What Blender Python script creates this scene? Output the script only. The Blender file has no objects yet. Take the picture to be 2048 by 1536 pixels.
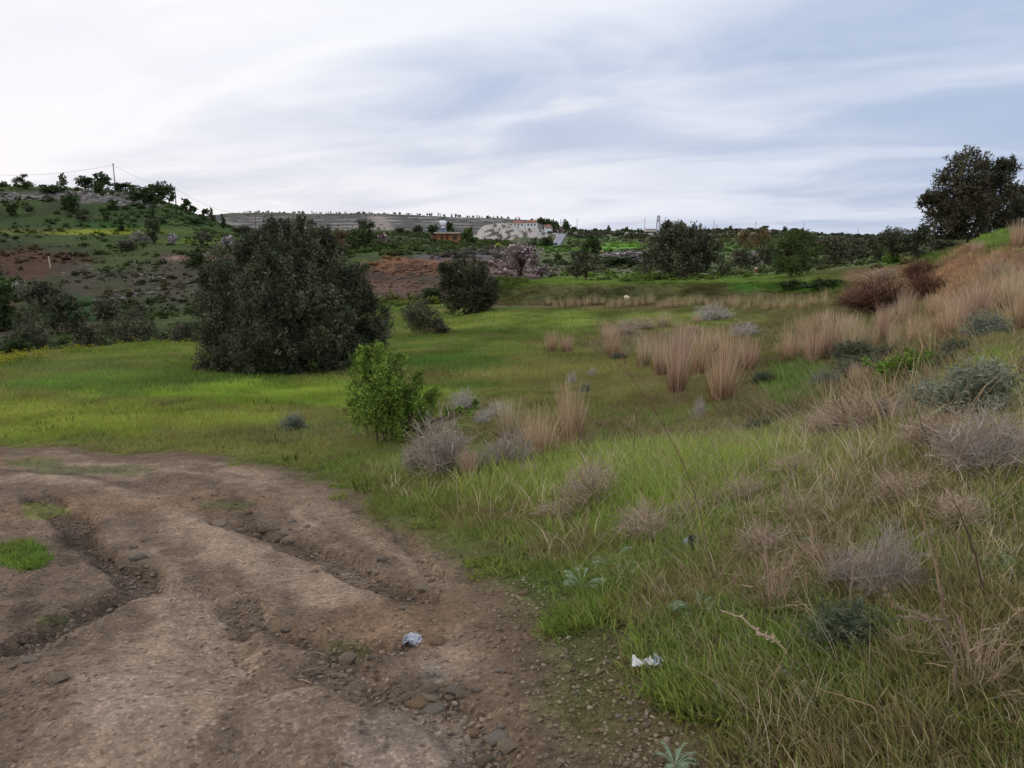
import bpy, math, random
import numpy as np
from mathutils import Vector, Matrix

# ------------------------------------------------------------------ camera
sc = bpy.context.scene
COL = sc.collection
F = 1540.0
PITCH = math.radians(10.95)
cp, sp = math.cos(PITCH), math.sin(PITCH)
cam_d = bpy.data.cameras.new('camera')
cam_d.sensor_width = 36.0
cam_d.lens = 36.0 * F / 2048.0
cam_d.clip_start = 0.05
cam_d.clip_end = 20000
cam = bpy.data.objects.new('camera', cam_d)
cam.location = (0, 0, 0)
cam.rotation_euler = (math.pi / 2 - PITCH, 0, 0)
COL.objects.link(cam)
sc.camera = cam

# ------------------------------------------------------------------ world, sun, exposure
SUN_EL, SUN_AZ = math.radians(17), math.radians(-78)      # azimuth from +Y, to the left of the view
world = bpy.data.worlds.new('World')
sc.world = world
world.use_nodes = True
wn, wl = world.node_tree.nodes, world.node_tree.links
wn.clear()


def N(t, **kw):
    n = wn.new(t)
    for k, v in kw.items():
        setattr(n, k, v)
    return n


def wmath(op, a, b=None, c=None, clamp=False):
    n = N('ShaderNodeMath', operation=op, use_clamp=clamp)
    for i, v in enumerate((a, b, c)):
        if v is None:
            continue
        if isinstance(v, (int, float)):
            n.inputs[i].default_value = v
        else:
            wl.new(v, n.inputs[i])
    return n.outputs[0]


def wramp(v, lo, hi, a=0.0, b=1.0):
    n = N('ShaderNodeMapRange', interpolation_type='SMOOTHSTEP')
    wl.new(v, n.inputs[0])
    for i, q in enumerate((lo, hi, a, b)):
        n.inputs[i + 1].default_value = q
    return n.outputs[0]


def wmix(f, a, b):
    n = N('ShaderNodeMix', data_type='RGBA')
    if isinstance(f, (int, float)):
        n.inputs[0].default_value = f
    else:
        wl.new(f, n.inputs[0])
    for i, v in ((6, a), (7, b)):
        if isinstance(v, tuple):
            n.inputs[i].default_value = (*v, 1)
        else:
            wl.new(v, n.inputs[i])
    return n.outputs[2]


sky = N('ShaderNodeTexSky', sky_type='NISHITA')
sky.sun_disc = False
sky.sun_elevation = SUN_EL
sky.sun_rotation = SUN_AZ
skys = N('ShaderNodeVectorMath', operation='SCALE')
wl.new(sky.outputs[0], skys.inputs[0])
skys.inputs['Scale'].default_value = 0.09
tc = N('ShaderNodeTexCoord')
sep = N('ShaderNodeSeparateXYZ')
wl.new(tc.outputs['Generated'], sep.inputs[0])
dx, dy, dz = sep.outputs
dzc = wmath('ADD', wmath('MAXIMUM', dz, 0.0), 0.13)
u0, v0 = wmath('DIVIDE', dx, dzc), wmath('DIVIDE', dy, dzc)
WA = math.radians(-62)                                   # the cloud streets run towards this azimuth
ax, ay = math.sin(WA), math.cos(WA)
al = wmath('ADD', wmath('MULTIPLY', u0, ax), wmath('MULTIPLY', v0, ay))
ac = wmath('SUBTRACT', wmath('MULTIPLY', v0, ax), wmath('MULTIPLY', u0, ay))


def cloud(sa, scx, off, det=5, rough=0.55, dist=0.5):
    cb = N('ShaderNodeCombineXYZ')
    wl.new(wmath('MULTIPLY', al, sa), cb.inputs[0])
    wl.new(wmath('MULTIPLY', ac, scx), cb.inputs[1])
    cb.inputs[2].default_value = off
    n = N('ShaderNodeTexNoise')
    n.inputs['Scale'].default_value = 1.0
    n.inputs['Detail'].default_value = det
    n.inputs['Roughness'].default_value = rough
    n.inputs['Distortion'].default_value = dist
    wl.new(cb.outputs[0], n.inputs['Vector'])
    return n.outputs[0]


c_big = cloud(0.30, 0.62, 3.3, 3, 0.5, 0.4)
c_mid = cloud(0.80, 1.20, 7.1, 5, 0.52, 0.8)
c_fine = cloud(1.6, 3.0, 1.7, 4, 0.5, 1.0)
# a veil that is thick and white towards the low sun (left) and thins to blue away from it
tow = wmath('SUBTRACT', wmath('MULTIPLY', dx, -0.95), wmath('MULTIPLY', dy, 0.0))
glow = wramp(tow, -0.62, 0.50)
high = wramp(dz, 0.02, 0.42)
veil = wmath('ADD', wmath('MULTIPLY', glow, 0.56), wmath('MULTIPLY', high, 0.34))
dens = wmath('ADD', veil, wmath('MULTIPLY', wmath('SUBTRACT', c_mid, 0.5), 1.15))
dens = wmath('ADD', dens, wmath('MULTIPLY', wmath('SUBTRACT', c_big, 0.5), 1.5))
dens = wmath('ADD', dens, wmath('MULTIPLY', wmath('SUBTRACT', c_fine, 0.5), 0.22))
dens = wramp(dens, -0.10, 0.80)
blue = wmix(0.15, (0.485, 0.585, 0.80), skys.outputs[0])
white = wmix(glow, (0.83, 0.875, 0.975), (1.0, 1.0, 1.03))
skyc = wmix(dens, blue, white)
greym = wramp(wmath('ADD', wmath('MULTIPLY', c_big, 0.6), wmath('MULTIPLY', c_mid, 0.4)), 0.50, 0.66)
skyc = wmix(wmath('MULTIPLY', greym, 0.34), skyc, (0.68, 0.73, 0.85))
wis = wramp(cloud(0.60, 1.7, 15.2, 5, 0.55, 0.9), 0.60, 0.80)
skyc = wmix(wmath('MULTIPLY', wmath('MULTIPLY', wis, wramp(dz, 0.36, 0.10)), 0.75), skyc, (0.93, 0.925, 0.965))
warm = wmath('MULTIPLY', wmath('MULTIPLY', wramp(dz, 0.24, 0.0), glow), 0.55)
skyc = wmix(warm, skyc, (1.03, 0.955, 0.955))
below = wramp(dz, -0.02, -0.12)
skyc = wmix(below, skyc, (0.16, 0.16, 0.13))
bg = N('ShaderNodeBackground')
wl.new(skyc, bg.inputs[0])
bg.inputs[1].default_value = 1.0
wo = N('ShaderNodeOutputWorld')
wl.new(bg.outputs[0], wo.inputs[0])
world.cycles.sampling_method = 'MANUAL'
world.cycles.sample_map_resolution = 512

sun_d = bpy.data.lights.new('sun', 'SUN')
sun_d.energy = 0.75
sun_d.angle = math.radians(22)
sun_d.color = (1.0, 0.88, 0.76)
sun = bpy.data.objects.new('sun', sun_d)
sv = Vector((math.sin(SUN_AZ) * math.cos(SUN_EL), math.cos(SUN_AZ) * math.cos(SUN_EL), math.sin(SUN_EL)))
sun.rotation_euler = sv.to_track_quat('Z', 'Y').to_euler()
COL.objects.link(sun)

sc.view_settings.view_transform = 'Standard'
sc.view_settings.look = 'None'
sc.view_settings.exposure = 0.0
sc.view_settings.gamma = 1.0
sc.view_settings.use_curve_mapping = False
sc.render.engine = 'CYCLES'
sc.cycles.max_bounces = 5
sc.cycles.diffuse_bounces = 3
sc.cycles.transparent_max_bounces = 8

# ------------------------------------------------------------------ small tools
rng = np.random.default_rng(7)
KALB = 1.12


def C(r, g, b, k=1.0):
    """albedo from an 8-bit sRGB colour"""
    v = np.array([r, g, b], float) / 255
    v = np.where(v <= 0.04045, v / 12.92, ((v + 0.055) / 1.055) ** 2.4)
    return np.clip(v * k * KALB, 0, 0.9)


_T = np.random.default_rng(11).random((256, 256))


def vn(x, y, s=0):
    x = np.asarray(x, float) + s * 17.31
    y = np.asarray(y, float) + s * 9.77
    xi, yi = np.floor(x).astype(int), np.floor(y).astype(int)
    fx, fy = x - xi, y - yi
    fx, fy = fx * fx * (3 - 2 * fx), fy * fy * (3 - 2 * fy)
    a, b = _T[xi & 255, yi & 255], _T[(xi + 1) & 255, yi & 255]
    c, d = _T[xi & 255, (yi + 1) & 255], _T[(xi + 1) & 255, (yi + 1) & 255]
    return (a * (1 - fx) + b * fx) * (1 - fy) + (c * (1 - fx) + d * fx) * fy - 0.5


def fbm(x, y, o=4, s=0, g=0.5):
    t, a, n = 0, 1.0, 0
    for k in range(o):
        ca, sa = math.cos(k * 1.1), math.sin(k * 1.1)
        t = t + a * vn((x * ca - y * sa) * 2.0 ** k, (x * sa + y * ca) * 2.0 ** k, s + k)
        n += a
        a *= g
    return t / n * 1.6


def ss(a, b, x):
    t = np.clip((x - a) / (b - a), 0, 1)
    return t * t * (3 - 2 * t)


def ray(px, py):
    X, Y = (px - 1024) / F, (768 - py) / F
    return np.array([X, cp + Y * sp, -sp + Y * cp])


def proj(x, y, z):
    d = y * cp - z * sp
    d = np.where(d < 0.05, 0.05, d)
    return 1024 + F * x / d, 768 - F * (y * sp + z * cp) / d


def tdep(py):
    d = ray(1024, py)
    return -d[2] / d[1]


def pchip(x, y, xq):
    x, y = np.asarray(x, float), np.asarray(y, float)
    h = np.diff(x)
    dl = np.diff(y) / h
    m = np.zeros_like(y)
    for i in range(1, len(x) - 1):
        if dl[i - 1] * dl[i] > 0:
            w1, w2 = 2 * h[i] + h[i - 1], h[i] + 2 * h[i - 1]
            m[i] = (w1 + w2) / (w1 / dl[i - 1] + w2 / dl[i])
    m[0], m[-1] = dl[0], dl[-1]
    q = np.clip(xq, x[0], x[-1])
    i = np.clip(np.searchsorted(x, q) - 1, 0, len(x) - 2)
    t = (q - x[i]) / h[i]
    return ((2 * t ** 3 - 3 * t ** 2 + 1) * y[i] + (t ** 3 - 2 * t ** 2 + t) * h[i] * m[i]
            + (-2 * t ** 3 + 3 * t ** 2) * y[i + 1] + (t ** 3 - t ** 2) * h[i] * m[i + 1])


# ------------------------------------------------------------------ the lie of the land
# survey lines fanning out from the eye: (bearing tag, [(sight line, metres ahead) or (None, metres, height)])
FAR_L = [(None, 230, 12.0), (None, 330, 11.0), (None, 700, 6), (None, 1300, 25), (None, 3500, 20)]
SURVEY = {
    0: [(1536, 2.15), (1275, 3.4), (1100, 5.3), (1000, 7.1), (900, 10), (850, 12.5), (800, 16), (760, 20.5), (730, 26),
        (712, 30), (None, 36, -6.6), (None, 45, -7.4), (665, 60), (640, 68), (600, 82), (560, 96), (530, 107), (500, 120),
        (472, 136), (458, 148), (440, 158), (400, 176), (374, 190), (None, 215, 12.4)] + FAR_L[1:],
    250: [(1536, 2.15), (1275, 3.4), (1100, 5.3), (1000, 7), (920, 9.3), (850, 12.3), (800, 16), (760, 20.5), (720, 27),
          (690, 36), (None, 42, -7.0), (None, 50, -7.8), (655, 62), (620, 76), (580, 90), (540, 104), (500, 120),
          (472, 138), (455, 150), (420, 166), (388, 188), (None, 205, 11.2)] + FAR_L[1:],
    340: [(1536, 2.15), (1275, 3.4), (1100, 5.3), (1000, 6.9), (920, 9.1), (850, 12.3), (800, 16), (760, 20.5), (720, 27),
          (690, 36), (None, 42, -7.0), (None, 50, -7.6), (650, 62), (620, 74), (580, 88), (540, 102), (500, 118),
          (480, 136), (470, 144), (440, 162), (412, 186), (None, 215, 8.0), (None, 330, 9), (None, 700, 6), (None, 1300, 27), (None, 3500, 20)],
    430: [(1536, 2.15), (1275, 3.4), (1100, 5.2), (1000, 6.8), (920, 9), (850, 12.3), (800, 16), (760, 20.8), (720, 27),
          (690, 36), (None, 43, -6.6), (None, 50, -7.0), (640, 63), (600, 76), (560, 90), (515, 106), (500, 118),
          (480, 140), (460, 165), (443, 185), (None, 230, 2.2), (None, 400, 1.5), (None, 800, 6), (440, 1120), (431, 1250), (None, 3500, 22)],
    470: [(1536, 2.15), (1275, 3.3), (1100, 5.2), (1000, 6.8), (920, 8.9), (850, 12.3), (800, 16), (760, 21), (720, 28),
          (690, 36), (None, 44, -6.0), (None, 52, -6.4), (630, 64), (590, 76), (550, 90), (510, 108), (498, 120),
          (484, 142), (470, 165), (458, 183), (None, 230, 0.5), (None, 400, 0), (458, 850), (440, 1080), (427, 1250), (None, 3500, 22)],
    560: [(1536, 2.15), (1275, 3.3), (1100, 5.2), (1000, 6.7), (930, 8.5), (850, 12.3), (800, 16), (760, 21), (720, 28),
          (690, 36), (None, 48, -5.9), (None, 56, -6.0), (590, 66), (550, 78), (510, 100), (490, 130), (476, 180),
          (470, 300), (460, 820), (442, 1060), (427, 1250), (None, 3500, 22)],
    700: [(1536, 2.15), (1275, 3.3), (1100, 5.05), (960, 7.5), (900, 9.5), (850, 12.3), (800, 15.7), (760, 20), (720, 26.5),
          (680, 35), (640, 45), (605, 55), (592, 59.5), (550, 63), (520, 66.5), (505, 74), (490, 95), (478, 130), (470, 300),
          (460, 820), (442, 1060), (427, 1250), (None, 3500, 22)],
    800: [(1536, 2.15), (1275, 3.25), (1100, 4.95), (960, 7.2), (900, 9.5), (850, 12.2), (800, 15.3), (760, 19.5),
          (720, 25), (680, 33), (640, 43), (605, 54), (592, 58.5), (550, 62.5), (518, 66.5), (500, 76), (484, 105), (474, 140),
          (470, 300), (461, 820), (443, 1060), (430, 1250), (None, 3500, 22)],
    900: [(1536, 2.15), (1275, 3.2), (1100, 4.8), (960, 7.0), (900, 9.4), (850, 12.0), (800, 15), (720, 24), (680, 31),
          (640, 42), (600, 54), (590, 57.5), (555, 61), (528, 66), (508, 78), (494, 105), (488, 150), (485, 190), (476, 320),
          (464, 820), (445, 1060), (433, 1250), (None, 3500, 20)],
    1000: [(1536, 2.15), (1275, 3.1), (1100, 4.6), (1000, 5.9), (950, 7.1), (900, 9.3), (850, 12), (800, 15), (720, 23),
           (660, 34), (620, 44), (606, 48), (585, 51), (565, 55), (545, 62), (520, 74), (505, 96), (496, 140), (488, 220),
           (482, 320), (468, 800), (448, 1060), (437, 1250), (None, 3500, 18)],
    1080: [(1536, 2.1), (1275, 3.05), (1100, 4.4), (1000, 5.7), (950, 6.9), (900, 9.0), (850, 11.7), (800, 14.7), (720, 22.5),
           (660, 33), (620, 43), (606, 47), (567, 50.5), (560, 56), (545, 66), (525, 84), (508, 110), (499, 160), (496, 225),
           (484, 320), (470, 430), (462, 800), (450, 1100), (441, 1300), (None, 3500, 15)],
    1130: [(1536, 2.1), (1275, 3.0), (1100, 4.35), (1000, 5.6), (940, 6.9), (900, 8.8), (850, 11.4), (800, 14.5), (720, 22.5),
           (660, 32.5), (620, 42.5), (606, 46.5), (567, 50.5), (560, 56), (540, 72), (520, 92), (505, 120), (498, 165),
           (496, 225), (484, 310), (472, 410), (464, 520), (460, 800), (456, 1200), (None, 3500, 8)],
    1180: [(1536, 2.1), (1275, 2.95), (1100, 4.25), (1000, 5.5), (940, 6.7), (900, 8.6), (850, 11.2), (800, 14.3), (720, 22),
           (660, 32), (620, 42), (606, 46), (567, 50.3), (558, 58), (540, 74), (520, 95), (505, 130), (498, 180), (490, 250),
           (478, 380), (468, 560), (463, 900), (None, 3500, 5)],
    1300: [(1536, 2.05), (1275, 2.9), (1100, 4.1), (1000, 5.2), (930, 6.5), (900, 8.2), (850, 10.8), (800, 14), (750, 18),
           (700, 23.5), (660, 31), (625, 40), (606, 45.5), (566, 50), (556, 58), (535, 78), (515, 110), (500, 160), (488, 260),
           (475, 450), (464, 850), (None, 3500, 5)],
    1500: [(1536, 2.0), (1275, 2.75), (1100, 3.8), (1000, 4.75), (930, 6.2), (900, 7.4), (850, 9.5), (800, 12.3), (750, 16),
           (700, 21.5), (660, 28), (625, 36), (600, 43), (570, 48), (550, 56), (535, 75), (515, 110), (500, 160), (485, 260),
           (472, 420), (461, 700), (None, 3500, 0)],
    1650: [(1536, 1.95), (1275, 2.65), (1100, 3.55), (1000, 4.35), (920, 5.5), (870, 6.9), (820, 9.0), (750, 13.2),
           (700, 17.5), (660, 23), (625, 29.5), (600, 36), (575, 42), (550, 48), (535, 60), (520, 85), (505, 130), (490, 220),
           (478, 420), (470, 800), (None, 1500, -8), (None, 3500, -25)],
    1800: [(1536, 1.9), (1275, 2.55), (1100, 3.35), (1000, 4.0), (900, 5.1), (850, 6.0), (800, 7.4), (760, 9.2), (720, 12),
           (680, 15.5), (640, 20), (600, 26), (570, 32), (545, 40), (528, 50), (520, 62), (510, 90), (500, 140), (490, 220),
           (478, 420), (473, 800), (None, 1500, -10), (None, 3500, -30)],
    1900: [(1536, 1.85), (1275, 2.45), (1100, 3.2), (1000, 3.75), (900, 4.7), (850, 5.4), (800, 6.3), (740, 7.9), (700, 9.5),
           (660, 11.8), (620, 14.8), (580, 19), (540, 24), (508, 29), (498, 34), (None, 42, -1.1), (None, 60, -1.6),
           (None, 100, -2.4), (490, 220), (478, 420), (474, 800), (None, 1500, -10), (None, 3500, -30)],
    2048: [(1536, 1.8), (1275, 2.35), (1100, 3.0), (1000, 3.5), (900, 4.25), (850, 4.75), (800, 5.4), (740, 6.4), (700, 7.4),
           (660, 8.7), (620, 10.5), (580, 12.8), (540, 15.8), (500, 19.5), (465, 23.5), (455, 27), (None, 34, 0.1),
           (None, 50, -0.3), (None, 100, -1.4), (None, 220, -3), (None, 800, -4), (None, 3500, -30)],
}
LR = np.linspace(math.log(0.6), math.log(7000), 1500)
_th, _Z = [], []
for tag_, pts in SURVEY.items():
    d = ray(tag_, 470)
    th = math.atan2(d[0], d[1])
    c = math.cos(th)
    L, Zs = [], []
    for p in pts:
        if p[0] is None:
            L.append(math.log(p[1] / c)); Zs.append(p[2])
        else:
            L.append(math.log(p[1] / c)); Zs.append(-tdep(p[0]) * p[1])
    _th.append(th)
    _Z.append(pchip([math.log(0.5)] + L, [Zs[0]] + Zs, LR))
_th, _Z = np.array(_th), np.array(_Z)
TH = np.linspace(-math.pi, math.pi, 1800)
_thx = np.concatenate([[-math.pi, -2.0, -1.1, -0.80], _th, [0.80, 1.1, 2.0, math.pi]])
zl, zr = _Z[0], _Z[-1]
zb = 0.5 * zl + 0.5 * zr
_Zx = np.concatenate([[zb, zl * .85 + zb * .15, zl, zl], _Z, [zr + 0.02, zr + 0.05, zr, zb]])
TAB = np.empty((len(TH), len(LR)))
for j in range(len(LR)):
    TAB[:, j] = pchip(_thx, _Zx[:, j], TH)


def base_h(x, y):
    r = np.sqrt(x * x + y * y)
    th = np.arctan2(x, y)
    a = (th - TH[0]) / (TH[1] - TH[0])
    b = (np.log(np.maximum(r, 0.61)) - LR[0]) / (LR[1] - LR[0])
    ai = np.clip(a.astype(int), 0, len(TH) - 2)
    bi = np.clip(b.astype(int), 0, len(LR) - 2)
    fa, fb = np.clip(a - ai, 0, 1), np.clip(b - bi, 0, 1)
    return ((TAB[ai, bi] * (1 - fb) + TAB[ai, bi + 1] * fb) * (1 - fa)
            + (TAB[ai + 1, bi] * (1 - fb) + TAB[ai + 1, bi + 1] * fb) * fa)


def march(px, py, hf, r0=1.2, r1=3000):
    d = ray(px, py)
    k = np.exp(np.linspace(math.log(r0), math.log(r1), 1400))
    for _ in range(2):
        z = hf(d[0] * k, d[1] * k) - d[2] * k
        i = np.argmax(z > 0)
        if z[i] <= 0:
            return None
        k = np.linspace(k[max(i - 1, 0)], k[i], 40)
    q = k[-1] if z[i] <= 0 else k[20]
    return d[0] * q, d[1] * q


def wline(pts):
    return np.array([march(a, b, base_h) for a, b in pts])


def dist_line(x, y, P, signed=False):
    best = np.full(np.shape(x), 1e9)
    sg = np.zeros(np.shape(x))
    along = np.zeros(np.shape(x))
    acc = 0
    for (x0, y0), (x1, y1) in zip(P[:-1], P[1:]):
        ex, ey = x1 - x0, y1 - y0
        L2 = ex * ex + ey * ey
        t = np.clip(((x - x0) * ex + (y - y0) * ey) / L2, 0, 1)
        ddx, ddy = x - x0 - t * ex, y - y0 - t * ey
        d = np.sqrt(ddx * ddx + ddy * ddy)
        m = d < best
        best = np.where(m, d, best)
        sg = np.where(m, np.sign(ex * ddy - ey * ddx), sg)
        along = np.where(m, acc + t * math.sqrt(L2), along)
        acc += math.sqrt(L2)
    return (best * sg if signed else best), along / acc


EDGE = wline([(-200, 884), (0, 893), (150, 897), (330, 905), (480, 918), (600, 942), (700, 985), (800, 1050), (900, 1100),
              (1000, 1160), (1080, 1210), (1150, 1290), (1200, 1380), (1260, 1460), (1320, 1530)])
EDGE = np.concatenate([[[-40, EDGE[0][1] + 6]], EDGE, [[EDGE[-1][0] + .15, 1.0], [0.9, -6], [0.9, -60]]])
GUL = [  # (line, depth, half width): wheel ruts and washed-out gullies
    (wline([(60, 985), (150, 1040), (165, 1075), (205, 1110), (265, 1145), (285, 1175), (215, 1205), (150, 1235), (70, 1275), (-20, 1330)]), 0.12, 0.12),
    (wline([(400, 1030), (470, 1055), (560, 1082), (650, 1110), (720, 1150), (800, 1190), (880, 1200), (920, 1180)]), 0.075, 0.09),
    (wline([(470, 1195), (500, 1240), (560, 1275), (640, 1290), (720, 1300), (790, 1290), (860, 1275)]), 0.07, 0.08),
    (wline([(690, 1000), (760, 1035), (810, 1075), (840, 1120), (890, 1160)]), 0.04, 0.06),
    (wline([(600, 1310), (680, 1350), (760, 1390), (850, 1400), (930, 1440), (980, 1500), (1010, 1560)]), 0.05, 0.10),
    (wline([(0, 925), (120, 940), (230, 950), (330, 985), (420, 1010), (520, 1040)]), 0.05, 0.22),
    (wline([(340, 1160), (400, 1210), (440, 1290), (500, 1370)]), 0.035, 0.13),
]
BUMP = [
    (wline([(330, 918), (480, 938), (620, 985), (720, 1030), (800, 1090), (880, 1170), (930, 1250), (1000, 1340), (1060, 1440)]), 0.015, 0.20),
    (wline([(0, 950), (180, 965), (300, 1000), (400, 1050), (480, 1110), (600, 1165), (720, 1215), (820, 1250)]), 0.035, 0.20),
    (wline([(300, 1190), (380, 1250), (340, 1340), (300, 1450), (280, 1560)]), 0.03, 0.26),
    (wline([(560, 1390), (650, 1450), (720, 1540)]), 0.02, 0.22),
]


def feats(x, y):
    g = np.zeros(np.shape(x)); b = np.zeros(np.shape(x)); h = np.zeros(np.shape(x))
    near = (x * x + y * y < 260) & (y > 0)
    if near.any():
        xn, yn = x[near], y[near]
        wob = 0.15 * fbm(xn * 2.4, yn * 2.4, 5, 5, .65)
        gg = np.zeros(len(xn)); bb = np.zeros(len(xn)); hh = np.zeros(len(xn))
        for P, dep, w in GUL:
            d, al_ = dist_line(xn, yn, P)
            d = np.maximum(d + wob, 0)
            e = ss(1.45, .55, d / w) * ss(0, .06, al_) * ss(1, .94, al_)
            hh -= .72 * dep * e
            gg = np.maximum(gg, e * min(1, dep / 0.11))
        for P, dep, w in BUMP:
            d, al_ = dist_line(xn, yn, P)
            d = np.maximum(d + wob, 0)
            e = np.exp(-(d / w) ** 2) * ss(0, .05, al_)
            Ls = np.sum(np.hypot(*(P[1:] - P[:-1]).T))
            hh += .6 * dep * e + .0035 * np.sin(al_ * Ls * 2 * math.pi / .062 + 3 * d) * ss(.13, .08, np.abs(d - .02)) * ss(-.1, .3, fbm(xn * 1.3, yn * 1.3, 2, 14))
            bb = np.maximum(bb, e)
        g[near], b[near], h[near] = gg, bb, hh
    return g, b, h


def track_d(x, y):
    """metres inside the dirt track (positive) or outside it"""
    d, _ = dist_line(x, y, EDGE, True)
    return -d


def H(x, y, full=False):
    x = np.asarray(x, float); y = np.asarray(y, float)
    r = np.sqrt(x * x + y * y)
    z = base_h(x, y)
    td = np.full(np.shape(x), -9.0); AL = np.zeros(np.shape(x))
    nr = r < 60
    if nr.any():
        dq, aq = dist_line(x[nr], y[nr], EDGE, True)
        td[nr] = -dq; AL[nr] = aq * 115
    g, b, h = feats(x, y)
    z = z + h
    a1 = 0.035 * ss(2, 9, r) + 0.012
    z = z + a1 * fbm(x * 0.9, y * 0.9, 3, 1) + 0.16 * ss(12, 40, r) * fbm(x * 0.13, y * 0.13, 3, 2)
    z = z + 0.9 * ss(52, 90, r) * fbm(x * 0.05, y * 0.05, 5, 3, 0.55) + 3.4 * ss(500, 900, r) * fbm(x * 0.014, y * 0.014, 5, 4, .6)
    dn = ss(-.3, .3, td)
    near = r < 14
    if near.any():
        xn, yn = x[near], y[near]
        q = fbm(xn * 7, yn * 7, 4, 6, .6)
        z[near] += ((0.016 + 0.016 * g[near] - .010 * b[near]) * q + .016 * np.abs(fbm(xn * 11, yn * 11, 4, 9, .65)) * (1 - .5 * b[near]) + .008 * fbm(xn * 2.1, yn * 2.1, 3, 10) + .014 * fbm(td[near] * 5.5 + .3 * fbm(xn * 2, yn * 2, 2, 12), AL[near] * .9, 4, 11, .6)) * dn[near] + 0.02 * fbm(xn * 3.3, yn * 3.3, 2, 8) * (1 - dn[near])
    if full:
        return z, td, g, b, r
    return z


def Hs(x, y):
    return float(H(np.array([x]), np.array([y]))[0])


def gat(px, py, r0=1.2):
    p = march(px, py, H, r0)
    if p is None:                    # sight line just over a crest: take the crest itself
        d = ray(px, py)
        k = np.exp(np.linspace(math.log(r0), math.log(400), 1500))
        kk = k[np.argmax(H(d[0] * k, d[1] * k) / k)]
        p = d[0] * kk, d[1] * kk
    return p[0], p[1], Hs(p[0], p[1])


def at(px, py, Yd):
    """ground point seen in the direction of (px, py), Yd metres ahead"""
    d = ray(px, py)
    x, y = d[0] / d[1] * Yd, Yd
    return x, y, Hs(x, y)
# ------------------------------------------------------------------ mesh and material tools
class MB:
    def __init__(s):
        s.V, s.F3, s.F4, s.C, s.n = [], [], [], [], 0

    def add(s, V, Fc, Cc):
        V = np.asarray(V, float).reshape(-1, 3)
        Cc = np.asarray(Cc, float)
        if Cc.ndim == 1:
            Cc = np.tile(Cc, (len(V), 1))
        Fc = np.asarray(Fc, int)
        (s.F3 if Fc.shape[1] == 3 else s.F4).append(Fc + s.n)
        s.V.append(V); s.C.append(Cc[:, :3]); s.n += len(V)
        return s

    def mesh(s, name, mat=None, smooth=False):
        V = np.concatenate(s.V); Cc = np.concatenate(s.C)
        m = bpy.data.meshes.new(name)
        f3 = np.concatenate(s.F3) if s.F3 else np.zeros((0, 3), int)
        f4 = np.concatenate(s.F4) if s.F4 else np.zeros((0, 4), int)
        loops = np.concatenate([f3.ravel(), f4.ravel()]).astype(np.int32)
        st = np.concatenate([np.arange(len(f3)) * 3, len(f3) * 3 + np.arange(len(f4)) * 4]).astype(np.int32)
        m.vertices.add(len(V)); m.vertices.foreach_set('co', V.astype(np.float32).ravel())
        m.loops.add(len(loops)); m.loops.foreach_set('vertex_index', loops)
        m.polygons.add(len(st)); m.polygons.foreach_set('loop_start', st)
        if smooth:
            m.polygons.foreach_set('use_smooth', np.ones(len(st), bool))
        else:
            m.polygons.foreach_set('use_smooth', np.zeros(len(st), bool))
        m.update(calc_edges=True)
        a = m.color_attributes.new('Col', 'FLOAT_COLOR', 'POINT')
        a.data.foreach_set('color', np.concatenate([Cc, np.ones((len(Cc), 1))], 1).astype(np.float32).ravel())
        if mat:
            m.materials.append(mat)
        return m


def ribbons(mb, P, W, S, Cc):
    """flat curved strips; P (n,k,3) centre lines, W (n,k) half widths, S (n,3) sides, Cc (n,3) or (n,k,3)"""
    n, k, _ = P.shape
    V = np.stack([P - S[:, None] * W[..., None], P + S[:, None] * W[..., None]], 2)
    Cc = np.asarray(Cc)
    if Cc.ndim == 2:
        Cc = np.repeat(Cc[:, None], k, 1)
    Cv = np.repeat(Cc[:, :, None], 2, 2).reshape(-1, 3)
    b = (np.arange(n) * k * 2)[:, None] + (np.arange(k - 1) * 2)[None]
    Fc = np.stack([b, b + 1, b + 3, b + 2], -1).reshape(-1, 4)
    mb.add(V.reshape(-1, 3), Fc, Cv)


def tubes(mb, P, R, Cc, k=4):
    n, s, _ = P.shape
    T = np.gradient(P, axis=1) if s > 1 else P * 0
    T /= np.linalg.norm(T, axis=2, keepdims=True) + 1e-9
    ref = np.where(np.abs(T[..., 2:3]) > 0.9, np.array([1.0, 0, 0]), np.array([0, 0, 1.0]))
    A = np.cross(T, ref); A /= np.linalg.norm(A, axis=2, keepdims=True) + 1e-9
    B = np.cross(T, A)
    an = np.arange(k) / k * 2 * math.pi
    V = P[:, :, None] + R[..., None, None] * (A[:, :, None] * np.cos(an)[None, None, :, None] + B[:, :, None] * np.sin(an)[None, None, :, None])
    Cc = np.asarray(Cc, float)
    if Cc.ndim == 1:
        Cc = np.tile(Cc, (n, 1))
    Cv = np.repeat(Cc, s * k, 0)
    b = (np.arange(n) * s * k)[:, None, None] + (np.arange(s - 1) * k)[None, :, None]
    i = np.arange(k)[None, None]
    j = (np.arange(k) + 1)[None, None] % k
    Fc = np.stack([b + i, b + j, b + k + j, b + k + i], -1).reshape(-1, 4)
    mb.add(V.reshape(-1, 3), Fc, Cv)


def box(mb, c, s, Cc, rz=0.0, taper=1.0):
    v = np.array([[x, y, z] for z in (-.5, .5) for x, y in ((-.5, -.5), (.5, -.5), (.5, .5), (-.5, .5))]) * np.array(s)
    v[4:, :2] *= taper
    ca, sa = math.cos(rz), math.sin(rz)
    v = v @ np.array([[ca, sa, 0], [-sa, ca, 0], [0, 0, 1]]) + np.array(c)
    mb.add(v, [[3, 2, 1, 0], [4, 5, 6, 7], [0, 1, 5, 4], [1, 2, 6, 5], [2, 3, 7, 6], [3, 0, 4, 7]], Cc)


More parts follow.
